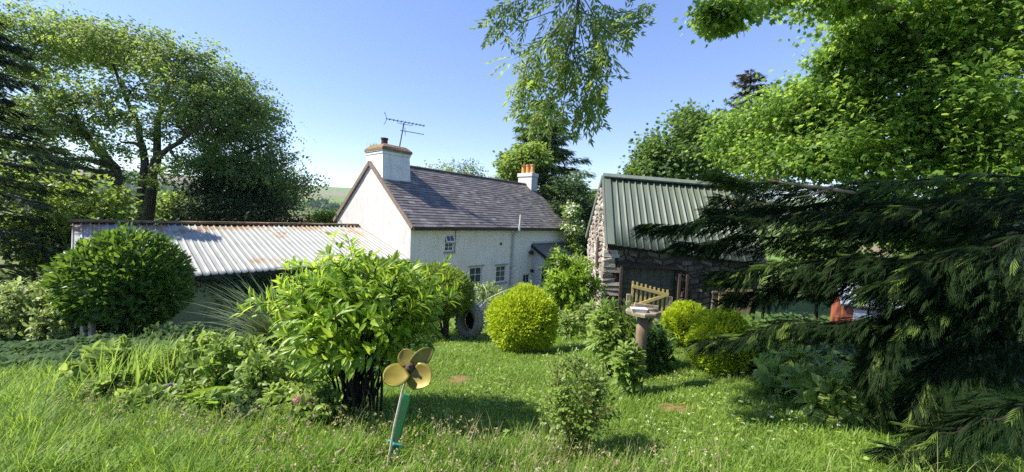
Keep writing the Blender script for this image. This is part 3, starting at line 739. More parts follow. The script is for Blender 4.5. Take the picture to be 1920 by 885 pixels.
def barn():
    t = empty('stone_barn', 'rubble stone barn with steep green metal sheet roof and dark doorway', 'barn', (BC[0], BC[1], 0), BANG)
    wr = 1.5
    zeL = BC[2]; xE, zER = on_barn(1286, 476.6, 0.0); eslope = (zER - zeL) / xE
    xRl, zRl = on_barn(1133.5, 330.4, wr); xRr, zRr = on_barn(1326, 346.3, wr); rslope = (zRr - zRl) / (xRr - xRl)
    LB = 4.6; zg = -3.9
    ZEf = lambda x: zeL + eslope * x
    ZRf = lambda x: zRl + rslope * (x - xRl)
    wb = 3.3; ov = .22; x0 = .02; xr0 = max(min(xRl, .25), -.05)
    # front roof: box profile sheet
    nx = 420; ny = 4
    U = np.linspace(0, 1, nx)
    V = []; per = 1 / 22.0
    for j in range(ny):
        s_ = j / (ny - 1)
        for u in U:
            xe = x0 + u * LB; xr = xr0 + u * (LB - .1)
            x = xe + (xr - xe) * s_; y = -ov + (wr + ov) * s_
            zE = ZEf(xe); zR = ZRf(xr); z = zE + (zR - zE) * s_
            ph = (u / per) % 1
            h = .05 * min(1, (ph - .74) / .07, (1 - ph) / .07) if ph > .74 else 0
            h += .006 if .28 < ph < .34 else 0
            V.append((x, y - h * .6, z + h * .8))
    V = np.array(V); i = np.arange(ny - 1)[:, None] * nx + np.arange(nx - 1)[None]
    fq = np.stack([i, i + 1, i + nx + 1, i + nx], -1).reshape(-1, 4)
    rf = np_mesh('roof', V, [fq], MAT['green_sheet'], t)
    md = rf.modifiers.new('thick', 'SOLIDIFY'); md.thickness = .012; md.offset = -1
    zbk = -.62
    m = MB(); m.add([(x0, wb, zbk), (x0 + LB, wb, zbk - .2), (xr0 + LB - .1, wr, ZRf(LB)), (xr0, wr, ZRf(xr0))], [(0, 1, 2, 3)])
    m.build('back_slope', MAT['green_sheet'], rf)
    m = MB()
    a = Vector((x0 - .03, -ov - .01, ZEf(0) - .02)); c = Vector((xr0 - .03, wr, ZRf(xr0) + .01))
    m.bar(a + Vector((.09, -.02, .035)), c + Vector((.09, -.02, .035)), .24, .03, up=(0, -.8, .6)); m.bar(a + Vector((-.03, 0, -.05)), c + Vector((-.03, 0, -.05)), .02, .2, up=(0, -.8, .6))
    b2 = Vector((x0 - .03, wb + .1, zbk - .05)); m.bar(b2 + Vector((-.03, 0, 0)), c + Vector((-.03, 0, -.03)), .05, .16)
    m.build('verge_flashing', MAT['green_sheet'], rf)
    m = MB(); a = Vector((xr0 - .04, wr - .05, ZRf(xr0) + .03)); c = Vector((xr0 + LB - .1, wr - .05, ZRf(LB) + .03)); m.bar(a, c, .26, .05, up=(0, -.5, .86)); m.build('ridge_flashing', MAT['green_sheet'], rf)
    # walls
    dx0, dx1, dzt = .55, 2.12, -1.36
    w_ = MB()
    top = lambda x: ZEf(x) - .02
    for (a, b_, lo) in ((.05, dx0, zg), (dx1, LB - .1, zg), (dx0, dx1, dzt)):
        w_.add([(a, 0, lo), (b_, 0, lo), (b_, 0, top(b_)), (a, 0, top(a))], [(0, 1, 2, 3)])
    for xx, fl in ((dx0, 1), (dx1, 0)):
        q = [(xx, 0, zg), (xx, .4, zg), (xx, .4, dzt), (xx, 0, dzt)]; w_.add(q, [(0, 1, 2, 3) if fl else (3, 2, 1, 0)])
    w_.add([(dx0, 0, dzt), (dx0, .4, dzt), (dx1, .4, dzt), (dx1, 0, dzt)], [(0, 1, 2, 3)])
    w_.add([(LB - .1, 0, zg), (LB - .1, wb, zg), (LB - .1, wb, zbk - .25), (LB - .1, wr, ZRf(LB) - .05), (LB - .1, 0, top(LB))], [(0, 1, 2, 3, 4)])
    w_.add([(.05, wb, zg), (LB - .1, wb, zg), (LB - .1, wb, zbk - .25), (.05, wb, zbk - .05)], [(3, 2, 1, 0)])
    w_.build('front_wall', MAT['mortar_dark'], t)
    gw = MB(); gw.add([(.05, 0, zg), (.05, wb, zg), (.05, wb, zbk - .05), (.05 + xr0 * .5, wr, ZRf(xr0) - .05), (.05, 0, top(0))], [(4, 3, 2, 1, 0)])
    gwo = gw.build('gable_wall', MAT['mortar'], t)
    sm = MB()
    A3 = lambda *q: np.array(q, float)
    def hf(x): return top(x) - zg - .05
    stones(sm, A3(0, 0, zg), A3(1, 0, 0), A3(0, 0, 1), A3(0, -1, 0), LB - .1, hf, lambda x, z: dx0 - .12 < x < dx1 + .08 and z + zg < dzt + .1, (.24, .15), .08)
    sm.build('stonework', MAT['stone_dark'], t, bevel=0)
    sm = MB()
    def hg(y): 
        return (np.interp(y, [0, wr, wb], [top(0), ZRf(xr0) - .1, zbk - .1]) - zg) - .08
    stones(sm, A3(.05, wb, zg), A3(0, -1, 0), A3(0, 0, 1), A3(-1, 0, 0), wb, lambda y: hg(wb - y), None, (.26, .13), .045)
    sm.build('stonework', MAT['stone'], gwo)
    # slim boarded slit opening in the gable
    m = MB()
    for k in range(3): m.box(-.035, .02, .98 + k * .1, 1.06 + k * .1, -1.55, -.55)
    m.build('shutter', MAT['rust_steel'], gwo)
    # toothed corner stones
    q = MB(); z = zg
    while z < top(0) - .15:
        h = random.uniform(.09, .2); w = random.uniform(.2, .5); q.hexa([A3(*p) + rng.uniform(-.02, .02, 3) for p in [(-.06, -.1, z), (w, -.1, z), (w, .2, z), (-.06, .2, z), (-.05, -.1, z + h * .86), (w, -.1, z + h * .86), (w, .2, z + h * .86), (-.05, .2, z + h * .86)]]); z += h
    q.build('quoin', MAT['stone'], t)
    m = MB(); m.box(dx0 - .2, dx1 + .2, -.09, .3, dzt + .01, dzt + .12); m.build('lintel', MAT['dark_wood'], t)
    d = MB()
    for k in range(8): xx = dx0 + k * (dx1 - dx0) / 8; d.box(xx + .004, xx + (dx1 - dx0) / 8 - .004, .14 + random.uniform(0, .01), .18, zg, dzt - .01)
    dd = d.build('door', MAT['grey_door'], t)
    m = MB(); m.box(dx0 + .02, dx1 - .02, .1, .138, -2.0, -1.88); m.build('door_ledge', MAT['grey_door'], dd)
    for xx in (dx1 + .02, dx1 + .24): m = MB(); m.box(xx, xx + .06, -.17, -.1, zg, dzt - .1); m.build('door_post', MAT['rust_steel'], t)
    m = MB(); m.box(dx0 - .12, dx0 - .05, -.19, -.11, zg, -1.28); m.build('door_post', MAT['rust_steel'], t)
    # board sheeting past the door, seen between the cypress boughs
    m = MB()
    for k in range(4): m.box(3.35, 4.3, -.13, -.085, -2.75 + k * .24, -2.53 + k * .24)
    m.build('board_panel', MAT['tan_board'], t)
barn()

# ------------------------------------------------------------------ trees
def curve_pts(a, b, n=7, sag=0.0, jit=.0):
    a = np.array(a, float); b = np.array(b, float); L_ = np.linalg.norm(b - a); P = []
    for i in range(n):
        t = i / (n - 1); p = a + (b - a) * t + np.array([0, 0, -sag * L_ * 4 * t * (1 - t)])
        if 0 < i < n - 1: p = p + rng.normal(size=3) * jit * L_
        P.append(p)
    return P
def blob(px, py, rx, ry, Y, ryd=None):
    c = at(px, py, Y); k = Y / F_PX
    return (c, np.array([rx * k, ryd if ryd else (rx + ry) / 2 * k, ry * k]))
def clumps_in(blobs, n, shell=.45):
    vol = np.array([np.prod(r) ** .67 for c, r in blobs]); pick = rng.choice(len(blobs), n, p=vol / vol.sum())
    C = np.array([b[0] for b in blobs])[pick]; Rr = np.array([b[1] for b in blobs])[pick]
    d = rdir(n); rad = (shell + (1 - shell) * rng.random(n)) ** .7
    return C + d * Rr * rad[:, None], d, pick
def crown(name, blobs, n_cl, per, rc, ll, lw, tpl, mat, parent, shell=.45, droop=.35, up=.7, flat=.55, keep=None):
    CP, CD, pick = clumps_in(blobs, n_cl, shell)
    if keep is not None:
        k = keep(CP); CP, CD, pick = CP[k], CD[k], pick[k]
    n = len(CP)
    rcs = rc * rng.uniform(.6, 1.35, n)
    off = rng.normal(size=(n, per, 3)) * .55 * rcs[:, None, None] * np.array([1, 1, flat])
    P = (CP[:, None] + off).reshape(-1, 3)
    if keep is not None:
        kk = keep(P)
    else: kk = np.ones(len(P), bool)
    D = (np.repeat(CD, per, 0) * .5 + nrm(off.reshape(-1, 3)) * .6 + rng.normal(size=(n * per, 3)) * .35 + [0, 0, -droop])
    Nn = rng.normal(size=(n * per, 3)) * .45 + [0, 0, up] + np.repeat(CD, per, 0) * .3
    m = len(P); s = rng.uniform(.65, 1.25, m)
    o = scatter(name, tpl, P[kk], D[kk], Nn[kk], (ll * s)[kk], (lw * s)[kk], mat, parent)
    return CP, pick
def limbs(m, start, targets, r0, r1=.012, jit=.035, sag=-.05, n=6):
    for tg in targets:
        pts = curve_pts(start, tg, n, sag, jit)
        m.tube(pts, list(np.linspace(r0, r1, n)), 6, cap=False)
def tree(name, label, base, stems, blobs, n_cl, per, rc, ll, lw, tpl, mat, bark, group=None, cat='tree', twigs=60, tr=.03, keep=None, **kw):
    """stems: list of (points, radii)"""
    b = np.array(base, float)
    t = empty(name, label, cat, b, 0, group)
    rel = [(c - b, r) for c, r in blobs]
    k2 = (lambda P: keep(P + b)) if keep else None
    CP, pick = crown('crown', rel, n_cl, per, rc, ll, lw, tpl, mat, t, keep=k2, **kw)
    m = MB(); nodes = []
    for pts, rad in stems:
        pts = [np.array(p, float) - b for p in pts]
        # smooth the polyline a little
        fine = []
        for i in range(len(pts) - 1):
            for q in np.linspace(0, 1, 4, endpoint=False): fine.append(pts[i] * (1 - q) + pts[i + 1] * q)
        fine.append(pts[-1]); fr = np.interp(np.linspace(0, 1, len(fine)), np.linspace(0, 1, len(rad)), rad)
        fine = [p + (rng.normal(size=3) * fr[i] * .25 if 0 < i < len(fine) - 1 else 0) for i, p in enumerate(fine)]
        m.tube(fine, list(fr), 9); nodes += [(fine[i], fr[i]) for i in range(len(fine) // 3, len(fine))]
    NP = np.array([q[0] for q in nodes]); NR = np.array([q[1] for q in nodes])
    sub = []
    for i, (c, r) in enumerate(rel):
        j = np.argmin(np.linalg.norm(NP - c, axis=1) + (NP[:, 2] > c[2]) * 1.0)
        pts = curve_pts(NP[j], c, 7, -.06, .03); rr = np.linspace(min(NR[j] * .8, tr * 3), tr * .6, 7); m.tube(pts, list(rr), 7, cap=False)
        sub.append(pts)
    for q in rng.choice(len(CP), min(twigs, len(CP)), replace=False):
        pts = sub[pick[q]]; s0 = pts[int(rng.integers(2, 7))]
        m.tube(curve_pts(s0, CP[q], 5, -.05, .04), list(np.linspace(tr * .5, tr * .12, 5)), 5, cap=False)
    m.build('trunk', bark, t, smooth=True)
    return t

# the big ash beyond the shed, several stems from one foot
Y0 = 19.0
foot = at(250, 425, Y0); foot[2] = g(foot[0], foot[1]) - .1
def stem(pxs, rads, Y=Y0): return ([foot if i == 0 else at(p[0], p[1], p[2] if len(p) > 2 else Y) for i, p in enumerate(pxs)], rads)
tree('ash_tree', 'tall spreading ash tree with several leaning stems behind the low shed', foot,
     [stem([(250, 425), (235, 395), (212, 310), (160, 250), (90, 200), (40, 120)], [.3, .26, .2, .14, .09, .04]),
      stem([(250, 425), (262, 400), (272, 310), (262, 240), (230, 170), (200, 90)], [.26, .22, .17, .12, .08, .04]),
      stem([(250, 425), (280, 395), (290, 300), (300, 210), (330, 140), (350, 110)], [.26, .22, .17, .12, .08, .04]),
      stem([(250, 425), (290, 300, 18.5), (350, 255, 18), (400, 215, 18)], [.2, .13, .09, .05])],
     [blob(40, 100, 62, 55, 19, 2.4), blob(105, 65, 75, 42, 20, 2.6), blob(185, 75, 75, 42, 19, 2.6), blob(265, 95, 62, 42, 19, 2.3), blob(330, 125, 55, 42, 19, 2.2),
      blob(30, 190, 62, 32, 18, 2), blob(120, 165, 62, 26, 18, 1.7), blob(365, 185, 45, 40, 18.5, 1.8), blob(250, 165, 50, 22, 18.5, 1.5), blob(195, 215, 40, 18, 18.5, 1.3),
      blob(15, 255, 55, 26, 18, 1.6), blob(95, 235, 45, 18, 18, 1.3), blob(325, 225, 38, 20, 18, 1.2), blob(385, 120, 42, 32, 20, 1.8), blob(165, 300, 40, 15, 18, 1.0), blob(100, 310, 30, 14, 18, 1.0), blob(330, 300, 30, 18, 18, 1), blob(225, 265, 36, 14, 18.5, 1), blob(290, 250, 34, 14, 19, 1), blob(60, 290, 45, 18, 18, 1.2), blob(140, 205, 36, 14, 18, 1), blob(310, 345, 30, 18, 18.5, 1), blob(235, 335, 26, 12, 19.5, .8), blob(130, 345, 40, 18, 18, 1)],
     270, 60, .72, .27, .22, 'pinnate_far', MAT['ash'], MAT['bark_ivy'], twigs=240, tr=.055, shell=.2, flat=.4)
Y1 = 21
f2 = at(400, 425, Y1); f2[2] = g(f2[0], f2[1])
tree('broadleaf_tree', 'darker round-headed tree leaning right beside the pale ash', f2,
     [([f2, at(395, 360, Y1), at(390, 300, Y1), at(420, 220, Y1)], [.34, .28, .2, .08]), ([f2, at(410, 340, Y1), at(450, 290, Y1), at(500, 270, Y1)], [.25, .2, .13, .06])],
     [blob(420, 175, 75, 55, 21, 2.5), blob(465, 205, 50, 50, 21, 2), blob(455, 265, 75, 50, 20.5, 2.2), blob(510, 320, 55, 45, 20.5, 2), blob(405, 300, 60, 50, 20, 2), blob(540, 345, 32, 32, 20.5, 1.5), blob(470, 340, 60, 40, 20, 2), blob(395, 230, 45, 40, 20.5, 1.8)],
     180, 70, .8, .27, .22, 'pinnate_far', MAT['oak'], MAT['bark'], twigs=160, tr=.05, shell=.3, flat=.42)
f3 = at(470, 425, 19.5); f3[2] = g(f3[0], f3[1])
tree('yew_tree', 'squat almost black evergreen just above the shed ridge', f3, [([f3, at(465, 390, 19.5), at(460, 360, 19.5)], [.25, .2, .1])],
     [blob(400, 385, 55, 45, 19, 1.6), blob(465, 385, 60, 45, 19, 1.6), blob(525, 398, 45, 30, 19, 1.4), blob(440, 350, 50, 30, 19.5, 1.5)],
     230, 70, .5, .22, .16, 'needle', MAT['evergreen'], MAT['bark'], twigs=20, tr=.04, shell=.5)
# conifer at the left margin
f4 = np.array([-16.3, 11, 0]); f4[2] = g(f4[0], f4[1])
def conifer(name, label, base, top, rmax, nb, mat, bark, ll, per, tpl='needle', group=None, bare=.1, droop=.35, lw=.5, seg=1.0, up=.15, rtop=.08):
    b = np.array(base, float); t = empty(name, label, 'tree', b, 0, group); H = top - b
    m = MB(); m.tube([np.zeros(3), H * .5, H], [rmax * .075, rmax * .045, .02], 9)
    P = []; D = []
    for i in range(nb):
        q = bare + (1 - bare) * (i / nb) ** .85; q = min(q + rng.normal() * .01, .995)
        R0 = rmax * ((1 - q) ** .8 + rtop * .5) * rng.uniform(.55, 1.15); a = i * 2.39996 + rng.normal() * .3
        o = H * q; d = np.array([math.cos(a), math.sin(a), 0])
        pts = []
        for k in range(6):
            s_ = k / 5; pts.append(o + d * R0 * s_ + np.array([0, 0, (up * s_ - droop * s_ * s_ + .12 * s_ ** 4) * R0]))
        m.tube(pts, list(np.linspace(.02 + R0 * .014, .006, 6)), 5, cap=False)
        n = int(per * (.4 + R0 / rmax))
        s_ = rng.random(n) ** .6; k = s_ * 5; i0 = np.minimum(k.astype(int), 4); fr = (k - i0)[:, None]; pa = np.array(pts)
        p = pa[i0] * (1 - fr) + pa[i0 + 1] * fr; tang = pa[i0 + 1] - pa[i0]
        sd = np.cross(d, [0, 0, 1]); sgn = rng.choice([-1, 1], n)[:, None]
        spread = rng.random((n, 1)) * R0 * .32 * (1.1 - s_[:, None])
        P.append(p + sd * sgn * spread + rng.normal(size=(n, 3)) * R0 * .02 + np.array([0, 0, -1]) * (spread * .35 + rng.random((n, 1)) * R0 * .05))
        D.append(nrm(tang) * .8 + sd * sgn * .8 + np.array([0, 0, -.35]) + rng.normal(size=(n, 3)) * .25)
    P = np.concatenate(P); D = np.concatenate(D); n = len(P)
    scatter('crown', tpl, P, D, rng.normal(size=(n, 3)) * .3 + [0, 0, 1], ll * rng.uniform(.6, 1.3, n), ll * lw, mat, t)
    m.build('trunk', bark, t, smooth=True)
    return t
conifer('conifer_tree', 'black-green conifer at the far left with drooping layered boughs', f4, np.array([-16.4, 11.2, 6.5]), 3.9, 90, MAT['evergreen'], MAT['bark'], .34, 120, bare=.1)
# behind the cottage
f5 = at(1022, 440, 31); f5[2] = g(f5[0], f5[1])
conifer('spruce_tree', 'tall open spruce rising behind the buff chimney pots', f5, at(1018, 190, 31), 6.3, 120, MAT['spruce'], MAT['bark'], .6, 230, bare=.12, droop=.4, up=.35, rtop=.25)
for (px, py, Y, lab) in ((815, 330, 33, 'thin treetop just showing over the slate ridge right of the aerial'), (870, 322, 36, 'taller sparse treetop showing over the middle of the slate ridge')):
    c = at(px, py, Y); b = c.copy(); b[2] = g(b[0], b[1])
    tree('birch_tree', lab, b, [([b, (b + c) / 2, c], [.2, .13, .05])], [blob(px, py - 4, 30, 16, Y, 1.4), blob(px + 12, py + 25, 40, 30, Y, 1.8)], 34, 38, .8, .3, .26, 'pinnate_far', MAT['pale_shrub'] if px < 850 else MAT['sycamore_far'], MAT['bark'], group='treetops over the cottage roof', twigs=30, tr=.035, up=.3)
for (px, py, Y, mt, lab, bl) in (
        (1105, 420, 27, 'sycamore_far', 'bright leafy tree in the gap between cottage and barn', [(1108, 400, 26, 45), (1098, 450, 28, 45), (1120, 440, 22, 60)]),
        (980, 430, 28, 'bright_bush', 'pale green tree rising behind the slates left of the buff pots', [(968, 312, 30, 22), (1000, 300, 26, 24)]),
        (1078, 430, 25, 'dark_broad', 'shadowy tree filling the space past the cottage corner', [(1070, 375, 40, 38), (1085, 430, 40, 55), (1075, 490, 40, 40)])):
    b = at(px, py, Y); b[2] = g(b[0], b[1]); tp = at(px, py - 20, Y)
    tree('leafy_tree', lab, b, [([b, tp], [.2, .08])], [blob(x, y, rx, ry, Y, 1.5) for x, y, rx, ry in bl], 120, 60, .6, .24, .2, 'simple', MAT[mt], MAT['bark'], twigs=20, tr=.03)
# climbing rose at the far corner of the cottage
b = HA + np.array([math.cos(HANG), math.sin(HANG), 0]) * 12.35; b = b + np.array([.6, -.5, 0]); b[2] = g(b[0], b[1])
t = empty('climbing_rose', 'tall climber with cream flower clusters at the far cottage corner', 'climber', b)
rb = [(at(1075, 428, 22.5) - b, np.array([.5, .4, .55])), (at(1070, 395, 22.5) - b, np.array([.3, .3, .5])), (at(1072, 470, 22.5) - b, np.array([.5, .4, .8]))]
CP, pk = crown('foliage', rb, 60, 40, .3, .16, .12, 'simple', MAT['mid_shrub'], t)
n = 260; q = rng.integers(0, len(CP), n); q = q[CP[q][:, 2] > np.median(CP[:, 2]) - .1]
scatter('blossom', 'palmate', CP[q] + rng.normal(size=(len(q), 3)) * [.14, .14, .1] + [-.1, -.25, .05], rdir(len(q)), rdir(len(q)) * .5 + [-.3, -.6, .5], .15, .15, MAT['petal_white'], t)
m = MB(); m.tube([(0, 0, 0), (.05, 0, 1.5), rb[0][0], rb[1][0]], [.05, .04, .03, .015], 6); m.build('stem', MAT['bark'], t)

# bushes glowing behind the shed's left end
for (px, py, rx, ry, Y, mt, lab) in ((170, 395, 55, 60, 14.5, 'bright_bush', 'sunlit yellow-green bush at the left end of the shed roof'),
                                     (95, 440, 60, 60, 13.0, 'bright_bush', 'loose light bush in front of the black-green conifer'),
                                     (60, 350, 60, 45, 16.5, 'ash', 'young tree foliage between the conifer and the ash stems'),
                                     (325, 395, 40, 35, 23, 'ash', 'low pale bush glimpsed between the ash stems and the yew'),
                                     (610, 418, 26, 20, 24, 'bright_bush', 'small bright bush touching the cottage gable behind the shed')):
    c = at(px, py, Y); b = c.copy(); b[2] = g(b[0], b[1])
    tree('bush', lab, b, [([b, c], [.08, .03])], [blob(px, py, rx, ry, Y), blob(px + rx * .5, py + ry * .5, rx * .7, ry * .7, Y)], 90, 45, .42, .2, .15, 'simple', MAT[mt], MAT['bark'], cat='bush', twigs=40, tr=.025, group='bushes behind the shed', up=.4, shell=.3)

# trees behind the barn
b = at(1290, 430, 22); b[2] = g(b[0], b[1]); c = at(1290, 300, 22)
tree('maple_tree', 'rounded mid-green tree directly behind the green barn roof', b, [([b, at(1290, 350, 22), c], [.3, .22, .08])],
     [blob(1285, 290, 80, 60, 22, 2.4), blob(1335, 250, 45, 40, 22, 1.8), blob(1240, 300, 45, 40, 22, 1.6), blob(1300, 235, 30, 30, 22, 1.3), blob(1225, 330, 40, 26, 22, 1.4)], 190, 80, .75, .22, .22, 'palmate', MAT['sycamore_far'], MAT['bark'], twigs=70, tr=.045)
b = at(1395, 430, 29); b[2] = g(b[0], b[1])
conifer('spruce_tree', 'brown-tinged spruce tip poking above the trees right of the barn', b, at(1408, 135, 29), 3.4, 110, MAT['brown_spruce'], MAT['bark'], .42, 120, bare=.3, droop=.2, up=.25, rtop=.4)
# great sycamore over the right side
ST = np.array([10.3, 7.6, 0.0]); ST[2] = g(10.3, 7.6)
tree('sycamore_tree', 'huge sunlit sycamore arching over the right of the garden', ST,
     [([ST, ST + [-.1, 0, 2.2], ST + [-.5, .2, 4.5], ST + [-1.2, .3, 7.0]], [.36, .32, .25, .1]), ([ST + [-.1, 0, 2.2], at(1700, 250, 8.5), at(1520, 210, 9), at(1420, 240, 10)], [.2, .1, .05, .02]),
      ([ST + [-.3, 0, 3.2], at(1690, 20, 7.6), at(1500, -15, 6.9), at(1330, 20, 6.3)], [.16, .07, .035, .015])],
     [blob(1445, 225, 75, 50, 10.5, 1.6), blob(1400, 265, 50, 45, 11.5, 1.5), blob(1530, 190, 80, 55, 9.5, 1.5), blob(1480, 290, 90, 45, 10, 1.5), blob(1620, 255, 100, 60, 8.6, 1.4), blob(1560, 300, 90, 40, 8.6, 1.4),
      blob(1640, 120, 75, 60, 8.6, 1.4), blob(1720, 60, 90, 70, 8, 1.5), blob(1840, 60, 110, 90, 7.4, 1.5), blob(1730, 180, 110, 70, 7.8, 1.4), blob(1860, 200, 110, 90, 7.2, 1.4), blob(1780, 300, 110, 60, 7.6, 1.4), blob(1890, 310, 70, 50, 7, 1.2),
      blob(1650, 15, 70, 28, 7.6, 1.2), blob(1900, -40, 150, 60, 7.4, 1.5), blob(1750, 420, 90, 60, 9.5, 1.3), blob(1880, 430, 80, 70, 9, 1.3), blob(1640, 400, 70, 60, 10.5, 1.3)],
     900, 66, .55, .115, .12, 'palmate', MAT['sycamore'], MAT['bark_pale'], twigs=240, tr=.04, shell=.25, droop=.5, up=.6, flat=.5)
syc = bpy.data.objects['sycamore_tree']
ob = [(c - ST, r) for c, r in (blob(1370, 20, 60, 20, 6.2, .5), blob(1350, 40, 34, 16, 6.2, .4), blob(1440, 0, 55, 16, 6.5, .5), blob(1535, 0, 55, 20, 6.9, .5), blob(1600, -15, 60, 30, 7.2, .8), blob(1600, 70, 30, 30, 8.0, .6), blob(1555, 110, 28, 16, 8.6, .5))]
CP, pk = crown('crown', ob, 120, 46, .24, .10, .10, 'palmate', MAT['sycamore'], syc, shell=.1, droop=.5, up=.6)
m = MB(); lm = [at(1690, 20, 7.6) - ST, at(1500, -15, 6.9) - ST, at(1330, 20, 6.3) - ST]
for q in CP:
    j = np.linspace(0, 1, 20)[:, None]; ln = np.concatenate([lm[0] * (1 - j) + lm[1] * j, lm[1] * (1 - j) + lm[2] * j]); s0 = ln[np.argmin(np.linalg.norm(ln - q, axis=1))]
    m.tube(curve_pts(s0, q, 5, -.05, .04), [.009, .007, .005, .003, .002], 4, cap=False)
tmp = m.build('limb', MAT['bark'], syc)
trk = [o for o in syc.children if o.name.startswith('trunk')][0]
bm = bmesh.new(); bm.from_mesh(trk.data); bm.from_mesh(tmp.data); bm.to_mesh(trk.data); bm.free(); bpy.data.objects.remove(tmp)
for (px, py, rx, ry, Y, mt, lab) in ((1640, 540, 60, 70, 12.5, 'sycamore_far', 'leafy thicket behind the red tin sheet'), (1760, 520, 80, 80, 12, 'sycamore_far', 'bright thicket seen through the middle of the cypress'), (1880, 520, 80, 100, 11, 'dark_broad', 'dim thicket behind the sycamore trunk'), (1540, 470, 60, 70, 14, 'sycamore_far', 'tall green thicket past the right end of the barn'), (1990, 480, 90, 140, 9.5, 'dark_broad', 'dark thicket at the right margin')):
    c = at(px, py, Y); b = c.copy(); b[2] = g(b[0], b[1])
    tree('thicket', lab, b, [([b, c], [.08, .03])], [blob(px, py, rx, ry, Y), blob(px + rx * .3, py + ry * .6, rx, ry * .6, Y - .4)], 110, 45, .45, .17, .15, 'leaf', MAT[mt], MAT['bark'], cat='bush', twigs=25, tr=.02, group='thickets behind the cypress', up=.5)

# ash overhead, its trunk behind the camera, one bough hanging into view
OT = np.array([-4.6, -3.2, 0]); OT[2] = g(OT[0], OT[1])
t = empty('overhanging_ash', 'ash bough hanging from above with feathery leaves against the sky', 'tree', OT)
m = MB()
def rel(p): return np.array(p, float) - OT
top = OT + np.array([.5, .4, 5.6])
m.tube([rel(OT), rel(OT) + [.1, .05, 2.5], rel(top)], [.34, .28, .2], 10)
bough = [rel(top), rel((-1.8, 0.2, 5.4)), rel((-.2, 1.6, 4.4)), rel(at(1075, -130, 2.9)), rel(at(1085, 0, 3.0)), rel(at(1078, 60, 3.05)), rel(at(1062, 120, 3.1))]
fine = []
for i in range(len(bough) - 1):
    for q in np.linspace(0, 1, 5, endpoint=False): fine.append(bough[i] * (1 - q) + bough[i + 1] * q)
fine.append(bough[-1]); m.tube(fine, list(np.interp(np.linspace(0, 1, len(fine)), [0, .4, .62, 1], [.16, .06, .016, .004])), 7)
twg = [[(1085, -40), (1040, 20), (985, 40), (930, 50)], [(1085, -30), (1060, 50), (1010, 85), (965, 110)], [(1080, 40), (1060, 110), (1020, 160), (985, 205)], [(1080, 50), (1075, 120), (1080, 170), (1090, 215)],
       [(1085, -40), (1130, 10), (1165, 25), (1195, 15)], [(1085, 0), (1115, 60), (1125, 120), (1118, 165)], [(1078, 60), (1050, 130), (1030, 190), (1010, 215)], [(1085, -60), (1030, -15), (985, -5), (940, 15)], [(1082, 20), (1110, 30), (1150, 40), (1180, 45)], [(1070, 90), (1085, 130), (1110, 180), (1122, 205)], [(1084, -10), (1040, 60), (990, 110), (975, 160)],
       [(1080, 40), (1050, 75), (1020, 120), (1000, 150)], [(1085, -20), (1120, 40), (1150, 70), (1140, 95)], [(1075, 70), (1060, 130), (1060, 180), (1050, 215)], [(1080, 20), (1095, 90), (1105, 140), (1100, 190)]]
P = []; D = []
for tw in twg:
    Yo = 3.0 + rng.uniform(-.25, .35)
    pts = [rel(at(x, y, 3.0 + (Yo - 3.0) * k / 3)) for k, (x, y) in enumerate(tw)]
    ff = []
    for i in range(3):
        for q in np.linspace(0, 1, 5, endpoint=False): ff.append(pts[i] * (1 - q) + pts[i + 1] * q)
    ff.append(pts[-1]); m.tube(ff, list(np.linspace(.005, .0015, len(ff))), 5, cap=False)
    ff = np.array(ff)
    for i in range(2, len(ff)):
        for k in range((2 if rng.random() < .75 else 1) if i < len(ff) - 3 else 4):
            tang = nrm((ff[i] - ff[i - 1])[None])[0]; d = tang * .5 + rng.normal(size=3) * .55 + np.array([0, 0, -.3]); P.append(ff[i] + rng.normal(size=3) * .02); D.append(d)
P = np.array(P); D = np.array(D); n = len(P)
TPL['ashleaf'] = pinnate(4, .17, .40, .35)
scatter('leaf_spray', 'ashleaf', P, D, rng.normal(size=(n, 3)) * .6 + [0, -.2, .6], rng.uniform(.12, .22, n), rng.uniform(.12, .19, n), MAT['ash'], t)
# crown overhead, outside the frame, which shades the cypress
ob = [(rel((-2.6, 3.6, 6.6)), np.array([1.6, 1.4, .8])), (rel((-1.2, 4.4, 6.9)), np.array([1.6, 1.3, .7])), (rel((-.4, 2.6, 6.0)), np.array([1.6, 1.4, .8])), (rel((1.2, 3.2, 6.4)), np.array([1.6, 1.4, .8])), (rel((-3.4, -1.6, 6.8)), np.array([2, 1.8, 1.2])), (rel((.6, 1.2, 5.6)), np.array([1.5, 1.2, .7]))]
crown('crown', ob, 240, 34, .6, .24, .24, 'pinnate_far', MAT['ash'], t)
limbs(m, rel(top), [b_[0] for b_ in ob], .1, .02)
m.build('trunk', MAT['bark'], t, smooth=True)

